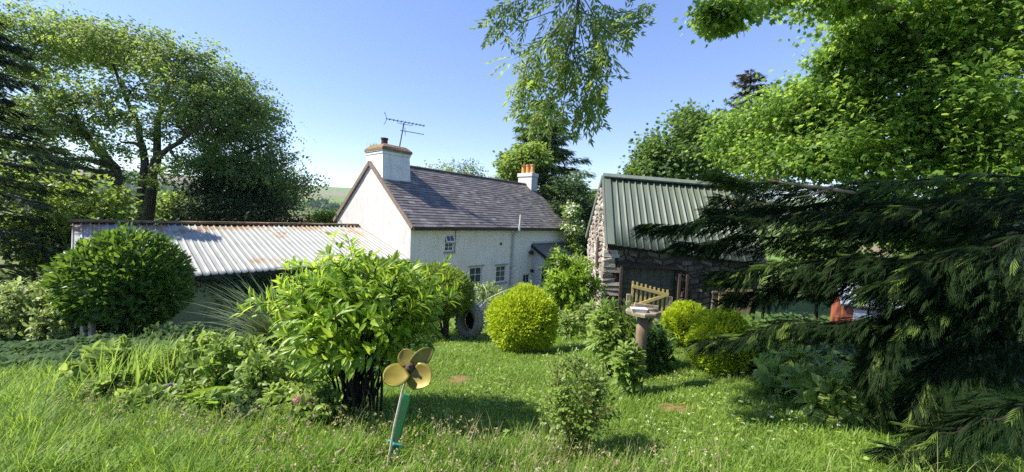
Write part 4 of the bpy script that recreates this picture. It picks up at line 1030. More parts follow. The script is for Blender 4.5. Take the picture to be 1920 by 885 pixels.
# ------------------------------------------------------------------ cypress boughs on the right
CT = np.array([4.9, 2.3, 0]); CT[2] = g(CT[0], CT[1])
def cypress():
    t = empty('cypress_tree', 'dark cypress reaching in from the right with long drooping boughs', 'tree', CT)
    m = MB(); rl = lambda p: np.array(p, float) - CT
    m.tube([(0, 0, 0), (0, .02, 1.2), (.06, .05, 2.5)], [.2, .16, .06], 10)
    P = []; D = []; Nn = []; LL = []; PB = []; DB = []; NB = []; LB = []
    B = [  # px path from the trunk side to the tip, with depths; sprays per bough, hang, spread
        ([(1930, 330, 3.1), (1700, 335, 3.2), (1560, 352, 3.3), (1440, 345, 3.35), (1345, 335, 3.4)], 300, .16, .16, 1),
        ([(1930, 345, 3.3), (1640, 345, 3.6), (1500, 360, 3.7), (1400, 370, 3.8), (1350, 375, 3.8)], 260, .2, .2, 0),
        ([(1930, 400, 2.7), (1650, 400, 2.9), (1450, 405, 3.1), (1320, 415, 3.25), (1205, 428, 3.35)], 460, .2, .2, 0),
        ([(1930, 375, 3.0), (1660, 378, 3.3), (1520, 384, 3.45), (1420, 392, 3.5), (1335, 398, 3.55)], 420, .2, .24, 0),
        ([(1930, 430, 2.9), (1640, 430, 3.1), (1480, 440, 3.3), (1360, 450, 3.5), (1270, 462, 3.5)], 420, .24, .24, 0),
        ([(1930, 470, 2.5), (1700, 480, 2.7), (1540, 490, 2.9), (1420, 500, 3.0), (1345, 520, 3.1)], 460, .24, .24, 0),
        ([(1930, 520, 2.7), (1700, 520, 2.9), (1580, 520, 3.1), (1470, 535, 3.2), (1370, 560, 3.2)], 420, .22, .22, 0),
        ([(1930, 560, 2.4), (1750, 590, 2.55), (1600, 605, 2.7), (1450, 615, 2.8), (1310, 650, 2.9)], 400, .10, .13, 0),
        ([(1930, 555, 2.7), (1760, 575, 2.8), (1640, 600, 2.9), (1560, 615, 3.0), (1420, 625, 3.0)], 280, .12, .12, 0),
        ([(1760, 580, 2.6), (1690, 600, 2.6), (1650, 650, 2.6), (1630, 700, 2.6), (1650, 770, 2.6)], 330, .14, .13, 0),
        ([(1930, 600, 2.5), (1830, 640, 2.5), (1760, 690, 2.5), (1720, 740, 2.5), (1700, 790, 2.5)], 380, .14, .2, 0),
        ([(1950, 760, 2.1), (1880, 780, 2.1), (1810, 800, 2.15), (1740, 825, 2.2), (1680, 860, 2.2)], 240, .07, .15, 0),
        ([(1950, 440, 2.3), (1860, 460, 2.35), (1780, 480, 2.4), (1700, 510, 2.5), (1640, 540, 2.6)], 480, .26, .26, 0),
        ([(1950, 370, 2.6), (1860, 375, 2.7), (1760, 385, 2.8), (1660, 400, 2.9), (1590, 420, 3.0)], 420, .2, .22, 0),
        ([(1950, 530, 2.3), (1880, 540, 2.35), (1820, 560, 2.4), (1760, 570, 2.45), (1700, 600, 2.5)], 420, .2, .24, 0),
    ]
    for path, ns, hang, spr, bright in B:
        pts = [rl(at(*p)) for p in path]; root = np.array([0.02, .03, max(.2, min(pts[0][2] - .1, 2.4))])
        pts = [root] + pts
        ff = []
        for i in range(len(pts) - 1):
            for q in np.linspace(0, 1, 6, endpoint=False): ff.append(pts[i] * (1 - q) + pts[i + 1] * q)
        ff.append(pts[-1]); ff = np.array(ff) + np.array([[0, 0, .02 * math.sin(i * .9)] for i in range(len(ff))])
        m.tube(ff, list(np.linspace(.011, .003, len(ff))), 7, cap=False)
        n = int(ns * 2.2); k0 = 2
        s_ = rng.random(n) ** .85 * (len(ff) - 1 - k0) + k0; i0 = np.minimum(s_.astype(int), len(ff) - 2); fr = (s_ - i0)[:, None]
        p = ff[i0] * (1 - fr) + ff[i0 + 1] * fr; tg = nrm(ff[i0 + 1] - ff[i0]); rest = 1 - (s_ - k0) / (len(ff) - 1 - k0)
        sd = nrm(np.cross(tg, [0, 0, 1.0])); sg = rng.choice([-1, 1], n)
        w = rng.random(n) ** .8 * spr * (.25 + rest)
        h = rng.random(n) ** 1.1 * hang * (.3 + rest * 1.1)
        topc = rng.random(n) < .3; h = np.where(topc, .008, h); w = np.where(topc, w * .15, w)
        pp = p + sd * (sg * w)[:, None] + tg * (w * .6)[:, None] + np.array([0, 0, -1]) * (h + w * w * .6 - .03)[:, None]
        d = tg * .85 + sd * (sg * .55)[:, None] + np.array([0, 0, -1]) * (.1 + rng.random(n) * .6)[:, None] + rng.normal(size=(n, 3)) * .18
        nn = rng.normal(size=(n, 3)) * .35 + [0, 0, .8] + sd * .2
        ln = rng.uniform(.08, .19, n)
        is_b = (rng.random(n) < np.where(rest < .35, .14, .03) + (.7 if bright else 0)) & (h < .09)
        P.append(pp[~is_b]); D.append(d[~is_b]); Nn.append(nn[~is_b]); LL.append(ln[~is_b]); PB.append(pp[is_b]); DB.append(d[is_b] + [0, 0, .25]); NB.append(nn[is_b]); LB.append(ln[is_b])
        # side twigs carrying the sprays
        for q in range(14):
            j = int(rng.integers(k0, len(ff) - 3)); s0 = ff[j]; tgj = nrm((ff[j + 1] - ff[j])[None])[0]; e = s0 + tgj * .12 + sd[0] * rng.choice([-1, 1]) * spr * .7 + np.array([0, 0, -hang * .6])
            m.tube([s0, (s0 + e) / 2 + [0, 0, .01], e], [.006, .004, .002], 4, cap=False)
    P, D, Nn, LL = map(np.concatenate, (P, D, Nn, LL))
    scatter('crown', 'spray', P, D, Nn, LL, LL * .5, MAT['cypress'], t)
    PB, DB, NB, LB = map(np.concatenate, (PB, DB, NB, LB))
    scatter('sunlit_spray', 'spray', PB, DB, NB, LB, LB * .62, MAT['cypress_lit'], t)
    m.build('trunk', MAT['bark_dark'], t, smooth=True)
    m = MB(); q = [rl(at(*p)) for p in ((1600, 362, 3.15), (1540, 352, 3.12), (1490, 346, 3.12), (1440, 337, 3.15))]; m.tube(q, [.017, .015, .012, .006], 7)
    q = [rl(at(*p)) for p in ((1560, 352, 3.12), (1520, 366, 3.1), (1485, 371, 3.1))]; m.tube(q, [.011, .008, .004], 6); m.build('bare_branch', MAT['branch_wood_lit'], t, smooth=True)
cypress()

# ------------------------------------------------------------------ shrubs
def sprig_shrub(name, label, base, center, rad, nsh, per, ll, lw, mat, bark, tpl='leaf', reach=.35, cat='shrub', group=None, lower=-.35, stem_r=.012, keep=None, tilt=.55):
    """multi-stem shrub: shoots rise from the foot and carry whorls of leaves at their ends"""
    b = np.array(base, float); t = empty(name, label, cat, b, 0, group); c = np.array(center, float) - b; r = np.array(rad, float)
    P = []; D = []; m = MB(); N2 = []
    ph = rng.uniform(0, 6.28, 4)
    lump = lambda d: 1 + .13 * math.sin(d[0] * 4 + ph[0]) * math.cos(d[1] * 3 + ph[1]) + .1 * math.sin(d[2] * 5 + d[0] * 3 + ph[2]) + .07 * math.sin(d[0] * 9 + d[2] * 7 + ph[3])
    mains = []
    for _ in range(max(9, nsh // 13)):
        d = rdir(1)[0]
        d[2] = abs(d[2]) * .9 - .1
        e = c + d * r * rng.uniform(.3, .75); root = rng.normal(size=3) * [.13, .11, 0] * r[0]; root[2] = g(root[0] + b[0], root[1] + b[1]) - b[2]
        mid = root * .55 + e * .45 + np.array([0, 0, .15 * r[2]]) + d * [.06, .06, 0] * r + rng.normal(size=3) * .05 * r[0]
        q = np.linspace(0, 1, 8)[:, None]; path = (1 - q) ** 2 * root + 2 * q * (1 - q) * mid + q * q * e
        m.tube(path, list(np.linspace(stem_r * rng.uniform(.8, 1.7), stem_r * .45, 8)), 6, cap=False); mains += list(path[2:])
    mains = np.array(mains)
    k = 0
    while k < nsh:
        d = rdir(1)[0]
        if d[2] < lower: continue
        rr = (.3 + .7 * rng.random()) ** .6; tip = c + d * r * rr * lump(d) * rng.uniform(.9, 1.12)
        if keep and not keep(tip + b): continue
        k += 1
        root = mains[np.argmin(np.linalg.norm(mains - tip, axis=1) + np.maximum(mains[:, 2] - tip[2] + .1, 0) * 2)]; mid = (root + tip) / 2 + np.array([0, 0, .06 * r[2]]) + rng.normal(size=3) * .03 * r[0]
        q = np.linspace(0, 1, 6)[:, None]; path = (1 - q) ** 2 * root + 2 * q * (1 - q) * mid + q * q * tip
        m.tube(path, list(np.linspace(stem_r * .4, .0015, 6)), 4, cap=False)
        tg = nrm((path[-1] - path[-3])[None])[0]
        outd = nrm((tg * .6 + d * .6 + np.array([0, 0, .25]))[None])[0]
        for j in range(per):
            s_ = rng.random() ** 1.4; p = tip - tg * s_ * reach * r[2]; a = rng.random() * 6.283
            sv = np.cross(outd, [math.cos(a), math.sin(a), .3]); sv /= np.linalg.norm(sv) + 1e-9
            P.append(p + sv * .01); D.append(outd * (1 - tilt + .5 * (1 - s_) * tilt) + sv * (.75) + rng.normal(size=3) * .12 + np.array([0, 0, -.08])); N2.append(outd * 1.0 + np.array([0, 0, .35]) + rng.normal(size=3) * .2)
    P = np.array(P); D = np.array(D); N2 = np.array(N2); s = rng.uniform(.65, 1.2, len(P))
    scatter('foliage', tpl, P, D, N2, ll * s, lw * s, mat, t); m.build('stem', bark, t, smooth=True)
    return t
def G(px, py, Y):
    p = at(px, py, Y); p[2] = g(p[0], p[1]); return p
b = G(672, 805, 3.0)
sprig_shrub('leafy_shrub', 'large bright glossy-leaved shrub on bare dark stems in mid foreground', b, at(672, 592, 3.05), (.72, .56, .57), 620, 12, .102, .031, MAT['glossy'], MAT['bark_dark'], reach=.4, lower=-.85, stem_r=.009, keep=lambda p: p[2] > -1.12 or p[0] < -1.42)
# round clipped laurel
def ball_shrub(name, label, base, c, r, n, ll, lw, mat, tpl, stems=True, cat='shrub', group=None, depth=.16, outw=.8, bark='bark', wob=.05, flat_bot=None, gs=0):
    b = np.array(base, float); t = empty(name, label, cat, b, 0, group); c = np.array(c, float) - b; r = np.array(r, float)
    d = rdir(n)
    bump_ = 1 + wob * (np.sin(d[:, 0] * 5 + 1 + gs) * np.cos(d[:, 1] * 4 + gs) + np.sin(d[:, 2] * 6 + d[:, 0] * 3 + 2 + gs) + .8 * np.sin(d[:, 0] * 11 + gs * 2) * np.sin(d[:, 1] * 12 + d[:, 2] * 9))
    rr = bump_ * (1 - depth * rng.random(n) ** 1.6 + rng.normal(size=n) * .02)
    rr = rr + np.where(rng.random(n) < .035, rng.random(n) * .13, 0)
    P = c + d * r * rr[:, None]
    if flat_bot is not None: k = P[:, 2] > c[2] - r[2] * flat_bot + rng.normal(size=n) * .03; P, d = P[k], d[k]
    n = len(P); nd = nrm(d / r)
    D = nd * outw + np.array([0, 0, .45]) + rng.normal(size=(n, 3)) * .42; Nn = nd * .8 + rng.normal(size=(n, 3)) * .35 + [0, 0, .5]
    s = rng.uniform(.65, 1.25, n)
    scatter('foliage', tpl, P, D, Nn, ll * s, lw * s, mat, t)
    m = MB()
    for k in range(7):
        e = c + rdir(1)[0] * r * .75; m.tube(curve_pts(rng.normal(size=3) * [.06, .06, 0], e, 5, 0, .03), list(np.linspace(.035 * r[0] ** .5, .008, 5)), 6)
    m.build('stem', MAT[bark], t, smooth=True)
    # twiggy dark heart inside the leaves
    n2 = n // 3; d2 = rdir(n2); P2 = c + d2 * r * (rng.random((n2, 1)) ** .5 * .8); scatter('inner_leaves', 'simple', P2, rdir(n2), rdir(n2), ll * 1.2, lw * 1.6, mat, t)
    return t
b = G(240, 640, 7.3)
ball_shrub('laurel_bush', 'big round clipped laurel in front of the shed roof', b, at(238, 532, 7.2), (.97, 0.85, .97), 5800, .15, .055, MAT['laurel'], 'leaf', depth=.2, wob=.03)
b = G(980, 672, 7.0)
ball_shrub('golden_bush', 'golden yellow clipped ball in the middle of the lawn', b, at(981, 601, 7.0), (.64, .6, .60), 15000, .075, .05, MAT['golden'], 'fan', depth=.16, wob=.055, outw=.9, flat_bot=.72)
for (px, py, cpx, cpy, rx, rz, Y, lab, k) in ((1288, 640, 1290, 606, 38, 37, 6.0, 'smaller golden ball of the pair beside the barn, the one farther back', 1), (1352, 705, 1352, 644, 52, 64, 4.6, 'taller golden ball of the pair, partly under the cypress', 2)):
    b = G(px, py, Y); kx = Y / F_PX
    ball_shrub('golden_bush', lab, b, at(cpx, cpy, Y), (rx * kx, rx * kx, rz * kx), 12000, .065 if k == 1 else .055, .042, MAT['golden'], 'fan', group='golden balls beside the barn', depth=.16, wob=.06, outw=.9, gs=k * 2, flat_bot=.8)
# clipped topiary on a trunk
b = G(834, 635, 9.0)
t = ball_shrub('topiary_tree', 'flat-topped clipped evergreen on a bare trunk behind the glossy shrub', b, at(805, 548, 8.8), (1.06, .85, .62), 15000, .085, .06, MAT['topiary'], 'fan', depth=.15, wob=.04, outw=.8, gs=5)
m = MB(); m.tube([(0, 0, -.05), (.02, 0, .35), (-.05, 0, .75), (-.25, 0, 1.1)], [.09, .075, .07, .05], 9); m.tube([(.02, 0, .4), (.14, .05, .75), (.3, .05, 1.05)], [.05, .04, .03], 8); m.build('trunk', MAT['bark_red'], t, smooth=True)
# rose-topped shrub in front of the porch
b = G(1070, 590, 10.2)
sprig_shrub('porch_shrub', 'bright leafy shrub in front of the porch door', b, at(1076, 535, 10.2), (.80, .7, .95), 420, 14, .14, .05, MAT['glossy'], MAT['bark'], reach=.5, lower=-.9)
b = G(1050, 590, 10.6)
sprig_shrub('climber_bush', 'upright darker shrub with a few pale buds, left of the porch shrub', b, at(1043, 525, 10.6), (.45, .4, 1.05), 230, 13, .1, .045, MAT['laurel'], MAT['bark'], reach=.5, lower=-.6)
# leafy plant by the bird table
b = G(1150, 690, 4.75)
sprig_shrub('peony_bush', 'leafy bush growing round the left side of the bird table', b, at(1150, 625, 4.75), (.36, .34, .46), 210, 13, .115, .036, MAT['mid_shrub'], MAT['bark'], reach=.55, lower=-.7, stem_r=.006)
b = G(1182, 750, 3.82)
sprig_shrub('low_bush', 'low broad-leaved plant round the foot of the bird table post', b, at(1178, 692, 3.82), (.17, .13, .27), 75, 11, .085, .045, MAT['mid_shrub'], MAT['bark'], reach=.6, lower=-.6, stem_r=.004)
b = G(1228, 705, 4.9)
sprig_shrub('low_bush', 'dark low plant just right of the bird table post', b, at(1224, 660, 4.9), (.27, .25, .36), 120, 11, .1, .035, MAT['laurel'], MAT['bark'], reach=.6, lower=-.6, stem_r=.005)
# small twiggy shrub at front centre
b = G(1088, 858, 2.45)
sprig_shrub('twiggy_shrub', 'small-leaved twiggy shrub standing alone at front centre', b, at(1086, 745, 2.5), (.31, .27, .34), 330, 19, .031, .019, MAT['mid_shrub'], MAT['bark_red'], tpl='simple', reach=.9, lower=-.75, stem_r=.005)
# pale shrub at the left
b = G(60, 645, 7.2)
sprig_shrub('pale_shrub', 'pale yellow-green loose shrub at the far left edge', b, at(52, 585, 7.0), (1.05, .8, .62), 420, 13, .12, .05, MAT['pale_shrub'], MAT['bark'], reach=.5, lower=-.5)
b = G(130, 640, 6.9)
sprig_shrub('pale_shrub', 'smaller pale shrub leaning against the round laurel', b, at(110, 610, 6.7), (.4, .4, .42), 150, 13, .11, .045, MAT['pale_shrub'], MAT['bark'], reach=.5, lower=-.5)
# spiky phormium
def phormium():
    b = G(540, 668, 4.3); t = empty('phormium_plant', 'spiky grey-green phormium arching beside the glossy shrub', 'plant', b)
    n = 170; a = rng.normal(math.pi * 1.0, .95, n)
    H = np.stack([np.cos(a), np.sin(a)], 1); Ln = rng.uniform(.85, 1.4, n)
    P = np.stack([rng.normal(0, .07, n), rng.normal(0, .07, n), np.full(n, .12)], 1)
    strips('leaf_fan', P, H, Ln, rng.uniform(.026, .042, n), rng.uniform(.3, .8, n), MAT['phormium'], t, segs=8, lean=.25)
    m = MB(); m.lathe([(.1, -.05), (.09, .12), (.05, .2)], 10); m.build('crown_base', MAT['bark'], t)
phormium()
# roses and wiry stems before the cottage windows
for (px, py, Y, r_, lab) in ((915, 545, 12, .6, 'arching rose bush below the cottage windows'), (950, 560, 11.5, .5, 'low wiry bush right of the arching rose'), (1005, 570, 11, .45, 'dusky low bush behind the golden ball'), (880, 585, 12.2, .5, 'shaded bush behind the leaning tyre'), (1095, 585, 9.6, .4, 'grey-leaved low bush below the porch shrub'), (1065, 600, 8.6, .38, 'weedy low bush right of the golden ball')):
    b = G(px, py + 40, Y)
    sprig_shrub('rose_bush', lab, b, at(px, py + 5, Y), (r_, r_ * .8, r_ * .85), 90, 12, .085, .04, MAT['border'] if px != 950 else MAT['pale_shrub'], MAT['bark'], reach=.7, lower=-.6, stem_r=.008, group='bushes in front of the cottage')
m = MB()
t = empty('bramble_cane', 'long pale arching cane beside the tyre', 'plant', G(893, 600, 9.6)); o = np.array(t.location)
m.tube([np.zeros(3), at(900, 575, 9.6) - o, at(915, 560, 9.5) - o, at(940, 548, 9.4) - o, at(975, 535, 9.3) - o], [.014, .013, .011, .009, .006], 6); m.tube([at(912, 562, 9.5) - o, at(912, 545, 9.6) - o, at(905, 532, 9.7) - o], [.01, .009, .007], 6)
m.build('cane', MAT['bleached_paint'], t, smooth=True)

# border on the left: iris, ferns, leafy perennials
def iris():
    b = G(262, 775, 3.3); t = empty('iris_clump', 'clump of tall strap leaves with three purple flowers', 'plant', b)
    n = 560; P = np.stack([rng.normal(0, .26, n), rng.normal(.1, .12, n), np.zeros(n)], 1); P[:, 2] = [g(*(p[:2] + b[:2])) - b[2] for p in P]
    a = rng.normal(.5, 1.1, n); strips('leaf_fan', P, np.stack([np.cos(a), np.sin(a)], 1), rng.uniform(.32, .66, n), rng.uniform(.012, .022, n), rng.uniform(.05, .5, n), MAT['strap'], t, segs=6, lean=.15)
    for (px, py) in ((292, 742), (316, 733), (318, 722)):
        c = at(px, py, 3.05) - b; k = 9
        scatter('flower', 'leaf', np.repeat(c[None], k, 0) + rng.normal(size=(k, 3)) * .006, rdir(k) + [0, -.2, .1], rdir(k) + [0, -.4, .7], .036, .03, MAT['petal_purple'], t)
        m = MB(); m.tube([c, c + [0, .03, -.2], (c[0], c[1] + .05, g(*(c + b)[:2]) - b[2])], [.004, .004, .005], 5); m.build('flower_stem', MAT['strap'], t)
iris()
for (px, py, Y, r_, lab) in ((440, 700, 3.9, .5, 'tall fern with upright fronds behind the leafy border plants'), (352, 690, 4.2, .45, 'fern standing behind the strap leaves'), (505, 735, 3.3, .48, 'yellow-green fern leaning on the glossy shrub'), (395, 790, 3.2, .3, 'small fern in the middle of the border'), (515, 790, 2.95, .26, 'single small fern by the pink flowers')):
    b = G(px, py, Y); n = 16 if r_ > .4 else 9; a = rng.uniform(0, 6.28, n)
    P = np.tile(np.array([0, 0, .03]), (n, 1)) + rng.normal(size=(n, 3)) * .02
    D = np.stack([np.cos(a) * .95, np.sin(a) * .95, rng.uniform(.7, 1.4, n)], 1); o = scatter('fern', 'fern', P, D, np.stack([-np.cos(a), -np.sin(a), np.full(n, 1.0)], 1), r_ * rng.uniform(.7, 1.15, n), r_ * .55, MAT['fern'])
    o.location = b; tag(o, lab, 'fern', 'ferns in the left border')
for (px, py, Y, rr, ll, mt, lab) in ((365, 770, 3.5, (.34, .25, .36), .085, 'border', 'leafy perennial right of the purple iris'), (440, 765, 3.35, (.36, .28, .40), .08, 'mid_shrub', 'dense leafy perennial in the middle of the border'), (500, 775, 3.15, (.28, .22, .34), .07, 'border', 'leafy perennial next to the glossy shrub'), (205, 775, 3.55, (.28, .22, .28), .11, 'border', 'broad-leaved perennial at the left end of the border'), (290, 805, 2.95, (.3, .15, .12), .08, 'mid_shrub', 'low leafy plant under the purple flowers'), (470, 805, 2.85, (.34, .16, .13), .06, 'cover', 'low grey-green plant along the front of the border'), (345, 640, 6.2, (.7, .4, .3), .1, 'cover', 'shady clump of plants below the shed wall'), (590, 800, 2.75, (.2, .14, .15), .07, 'mid_shrub', 'sprawling leafy plant under the glossy shrub'), (225, 800, 3.25, (.26, .15, .14), .09, 'border', 'broad low leaves at the lawn edge left of the purple flowers'), (400, 815, 2.85, (.25, .12, .12), .07, 'mid_shrub', 'low spreading leaves at the lawn edge in front of the ferns'), (345, 800, 3.05, (.24, .13, .13), .085, 'border', 'pale broad leaves at the lawn edge right of the purple flowers'), (535, 800, 2.85, (.2, .14, .16), .07, 'border', 'fresh leafy plant just left of the pink flowers'), (1500, 760, 3.7, (.45, .3, .2), .12, 'border', 'broad-leaved weed at the edge of the cypress shade'), (1440, 720, 4.4, (.4, .3, .24), .1, 'border', 'leafy weed beside the taller golden ball'), (1560, 790, 3.1, (.3, .25, .22), .14, 'border', 'large-leaved dock under the hanging cypress sprays')):
    b = G(px, py, Y)
    sprig_shrub('perennial_plant', lab, b, b + [0, 0, rr[2] * .75], rr, 110 if px < 1400 else 60, 12, ll, ll * .5, MAT[mt], MAT['strap'], reach=.8, lower=-.3, stem_r=.004, cat='plant', group='leafy plants in the beds')
b = G(573, 780, 2.75); t = empty('pink_flower', 'pink flower head at the foot of the glossy shrub', 'flower', b); c = at(573, 752, 2.7) - b
m = MB()
for hx, hz in ((-.045, .008), (.0, .0), (.045, -.012)): n = 50; scatter('flower_head', 'leaf', c + [hx, 0, hz] + rng.normal(size=(n, 3)) * [.011, .011, .008], rdir(n) + [0, -.3, .5], rdir(n) + [0, -.3, .6], .032, .024, MAT['petal_pink'], t)
for k in range(5): m.tube([rng.normal(size=3) * [.02, .02, 0], c + rng.normal(size=3) * [.03, .03, .005]], [.004, .003], 5)
m.build('stem', MAT['strap'], t)
n = 60; scatter('foliage', 'leaf', rng.normal(size=(n, 3)) * [.06, .05, .03] + [0, 0, .05], rdir(n) + [0, 0, .4], rdir(n) * .5 + [0, 0, 1], .06, .035, MAT['mid_shrub'], t)
b = G(478, 760, 3.05); t = empty('yellow_flower', 'single yellow flower among the dark border leaves', 'flower', b); c = at(480, 735, 3.0) - b
scatter('flower_head', 'leaf', np.repeat(c[None], 8, 0), rdir(8) * [1, .4, 1], rdir(8) * .4 + [0, -1, .3], .03, .026, MAT['petal_yellow'], t); m = MB(); m.tube([(0, 0, 0), c], [.004, .003], 5); m.build('stem', MAT['strap'], t)

# ------------------------------------------------------------------ garden objects
def propeller():
    foot = G(722, 886, 2.2); foot[2] -= .03
    t = empty('propeller_ornament', 'old yellow boat propeller fixed on a leaning green post', 'garden ornament', foot)
    hub = at(768, 690, 2.12) - foot
    top = at(764, 738, 2.2) - foot
    m = MB(); e = Vector(list(top)); a = Vector((0, 0, -.12)); d = (e - a).normalized()
    sd = d.cross(Vector((0, 1, 0))).normalized(); bk = sd.cross(d)
    rows = []
    for q, w, th in ((0, .024, .026), (.15, .036, .03), (.75, .05, .034), (.95, .054, .03), (1, .04, .026)):
        p = a.lerp(e, q); rows.append([p + sd * w / 2 * i + bk * th / 2 * j for i, j in ((-1, -1), (1, -1), (1, 1), (-1, 1))])
    m.v = [tuple(v) for r in rows for v in r]
    for i in range(4):
        for k in range(4): m.f.append((i * 4 + k, i * 4 + (k + 1) % 4, i * 4 + 4 + (k + 1) % 4, i * 4 + 4 + k))
    m.f += [(3, 2, 1, 0), (16, 17, 18, 19)]
    m.build('post', MAT['green_paint'], t, bevel=.004)
    m = MB(); m.tube([at(727, 872, 2.14) - foot, at(739, 800, 2.13) - foot, at(754, 735, 2.14) - foot, hub], .007, 7); m.build('rod', MAT['bleached_paint'], t)
    for q in (.22, .5): m = MB(); p = a.lerp(e, q); m.tube([p - sd * .045 - bk * .03, p + sd * .0 - bk * .04, p + sd * .04 - bk * .02], .011, 6); m.tube([p - sd * .03 - bk * .035, p - sd * .03 - bk * .02 - d * .06], .009, 6); m.build('tie', MAT['blue_tie'], t)
    # hub and four cupped blades facing the camera and slightly up
    fw = (Vector((-hub[0] - foot[0], -hub[1] - foot[1], -hub[2] - foot[2])).normalized() + Vector((0, 0, .35))).normalized()
    rt = Vector((1, 0, .05)); rt = (rt - fw * rt.dot(fw)).normalized(); upv = fw.cross(rt)
    H = Vector([float(q) for q in hub])
    m = MB(); m.tube([H - fw * .05, H - fw * .02, H + fw * .022, H + fw * .035], [.018, .026, .024, .014], 14); m.tube([H + fw * .03, H + fw * .055], [.009, .007], 8); m.build('hub', MAT['rust_steel'], t, smooth=True)
    for ang, ln, wd, pitch, cup in ((44, .145, .098, .5, .02), (118, .093, .098, -.3, .025), (214, .138, .155, .42, .03), (322, .134, .155, .4, .03)):
        a_ = math.radians(ang); ax = rt * math.cos(a_) + upv * math.sin(a_); tn = -rt * math.sin(a_) + upv * math.cos(a_)
        nr, nc = 11, 9; vs = []
        for i in range(nr):
            s_ = i / (nr - 1); w = wd * (.28 + .72 * math.sin(math.pi * min(1, .15 + s_ * .78)) ** .8) * (math.sqrt(max(0, 1 - max(0, (s_ - .62) / .38) ** 2)) if s_ > .62 else 1)
            for j in range(nc):
                u = (j / (nc - 1) - .5); tw = pitch * (1 - .4 * s_)
                dv = tn * math.cos(tw) + fw * math.sin(tw)
                p = H + ax * (.02 + s_ * ln) + dv * (u * w) + fw * (cup * (s_ ** 2) + .09 * w * (u * 2) ** 2)
                vs.append(tuple(p))
        fs = [(i * nc + j, i * nc + j + 1, (i + 1) * nc + j + 1, (i + 1) * nc + j) for i in range(nr - 1) for j in range(nc - 1)]
        mb = MB().add(vs, fs); o = mb.build('blade', MAT['bronze'], t, smooth=True); md = o.modifiers.new('thick', 'SOLIDIFY'); md.thickness = .0045; md.offset = 0
propeller()
def bird_table():
    b = G(1192, 742, 4.0); t = empty('bird_table', 'rustic bird table of a log slab on a thick wooden post', 'bird table', b)
    tp = at(1206, 590, 4.0) - b
    m = MB(); m.lathe([(.07, 0), (.066, .15), (.06, .35), (.063, .5), (.056, .65), (.06, .8), (.058, 1)], 14, wob=.07); ms = m
    zs = tp[2]
    ms.v = [(x + tp[0] * z, y + tp[1] * z, z * (zs + .1) - .1) for x, y, z in ms.v]; ms.build('post', MAT['log'], t, smooth=True)
    m = MB(); n = 18; ring = []
    for k in range(n):
        a = 2 * math.pi * k / n; r = 1 + random.uniform(-.16, .14); ring.append((math.cos(a) * .17 * r, math.sin(a) * .13 * r))
    vs = [(tp[0] + x, tp[1] + y, zs) for x, y in ring] + [(tp[0] + x * 1.04, tp[1] + y * 1.04, zs + .03) for x, y in ring] + [(tp[0] + x, tp[1] + y, zs + .045) for x, y in ring]
    fs = [(i * n + k, i * n + (k + 1) % n, (i + 1) * n + (k + 1) % n, (i + 1) * n + k) for i in range(2) for k in range(n)] + [tuple(reversed(range(n))), tuple(2 * n + k for k in range(n))]
    m.add(vs, fs); m.build('table_slab', MAT['weathered_board'], t)
    m = MB(); m.hexa([(tp[0] - .07, tp[1] + .1, zs + .047), (tp[0] + .19, tp[1] + .06, zs + .047), (tp[0] + .19, tp[1] + .085, zs + .047), (tp[0] - .07, tp[1] + .125, zs + .047), (tp[0] - .07, tp[1] + .1, zs + .105), (tp[0] + .19, tp[1] + .06, zs + .09), (tp[0] + .19, tp[1] + .085, zs + .09), (tp[0] - .07, tp[1] + .125, zs + .105)])
    m.box(tp[0] - .03, tp[0] + .16, tp[1] - .02, tp[1] + .05, zs + .047, zs + .07); m.build('back_board', MAT['weathered_board'], t, bevel=.006)
    m = MB(); m.bar((tp[0] + .12, tp[1] + .02, zs - .002), (tp[0] + .04, tp[1], zs - .16), .035, .03); m.build('brace', MAT['log'], t)
    # tray on the slab
    tr = empty('feeding_tray', 'white tray lying on the bird table', 'tray', (b[0] + tp[0] - .07, b[1] + tp[1] - .05, b[2] + zs + .046), R_(-6))
    m = MB(); m.hexa([(-.07, -.04, 0), (.07, -.04, 0), (.07, .04, 0), (-.07, .04, 0), (-.085, -.05, .035), (.085, -.05, .035), (.085, .05, .035), (-.085, .05, .035)]); m.f.pop(1)
    o = m.build('tray_body', MAT['white_plastic'], tr); md = o.modifiers.new('thick', 'SOLIDIFY'); md.thickness = .005
    m = MB()
    for k in range(26): x, y = random.uniform(-.06, .06), random.uniform(-.03, .03); m.box(x - .006, x + .006, y - .005, y + .005, .006, .014 + random.random() * .012)
    m.build('seed_mix', MAT['grey_pipe'], tr)
bird_table()
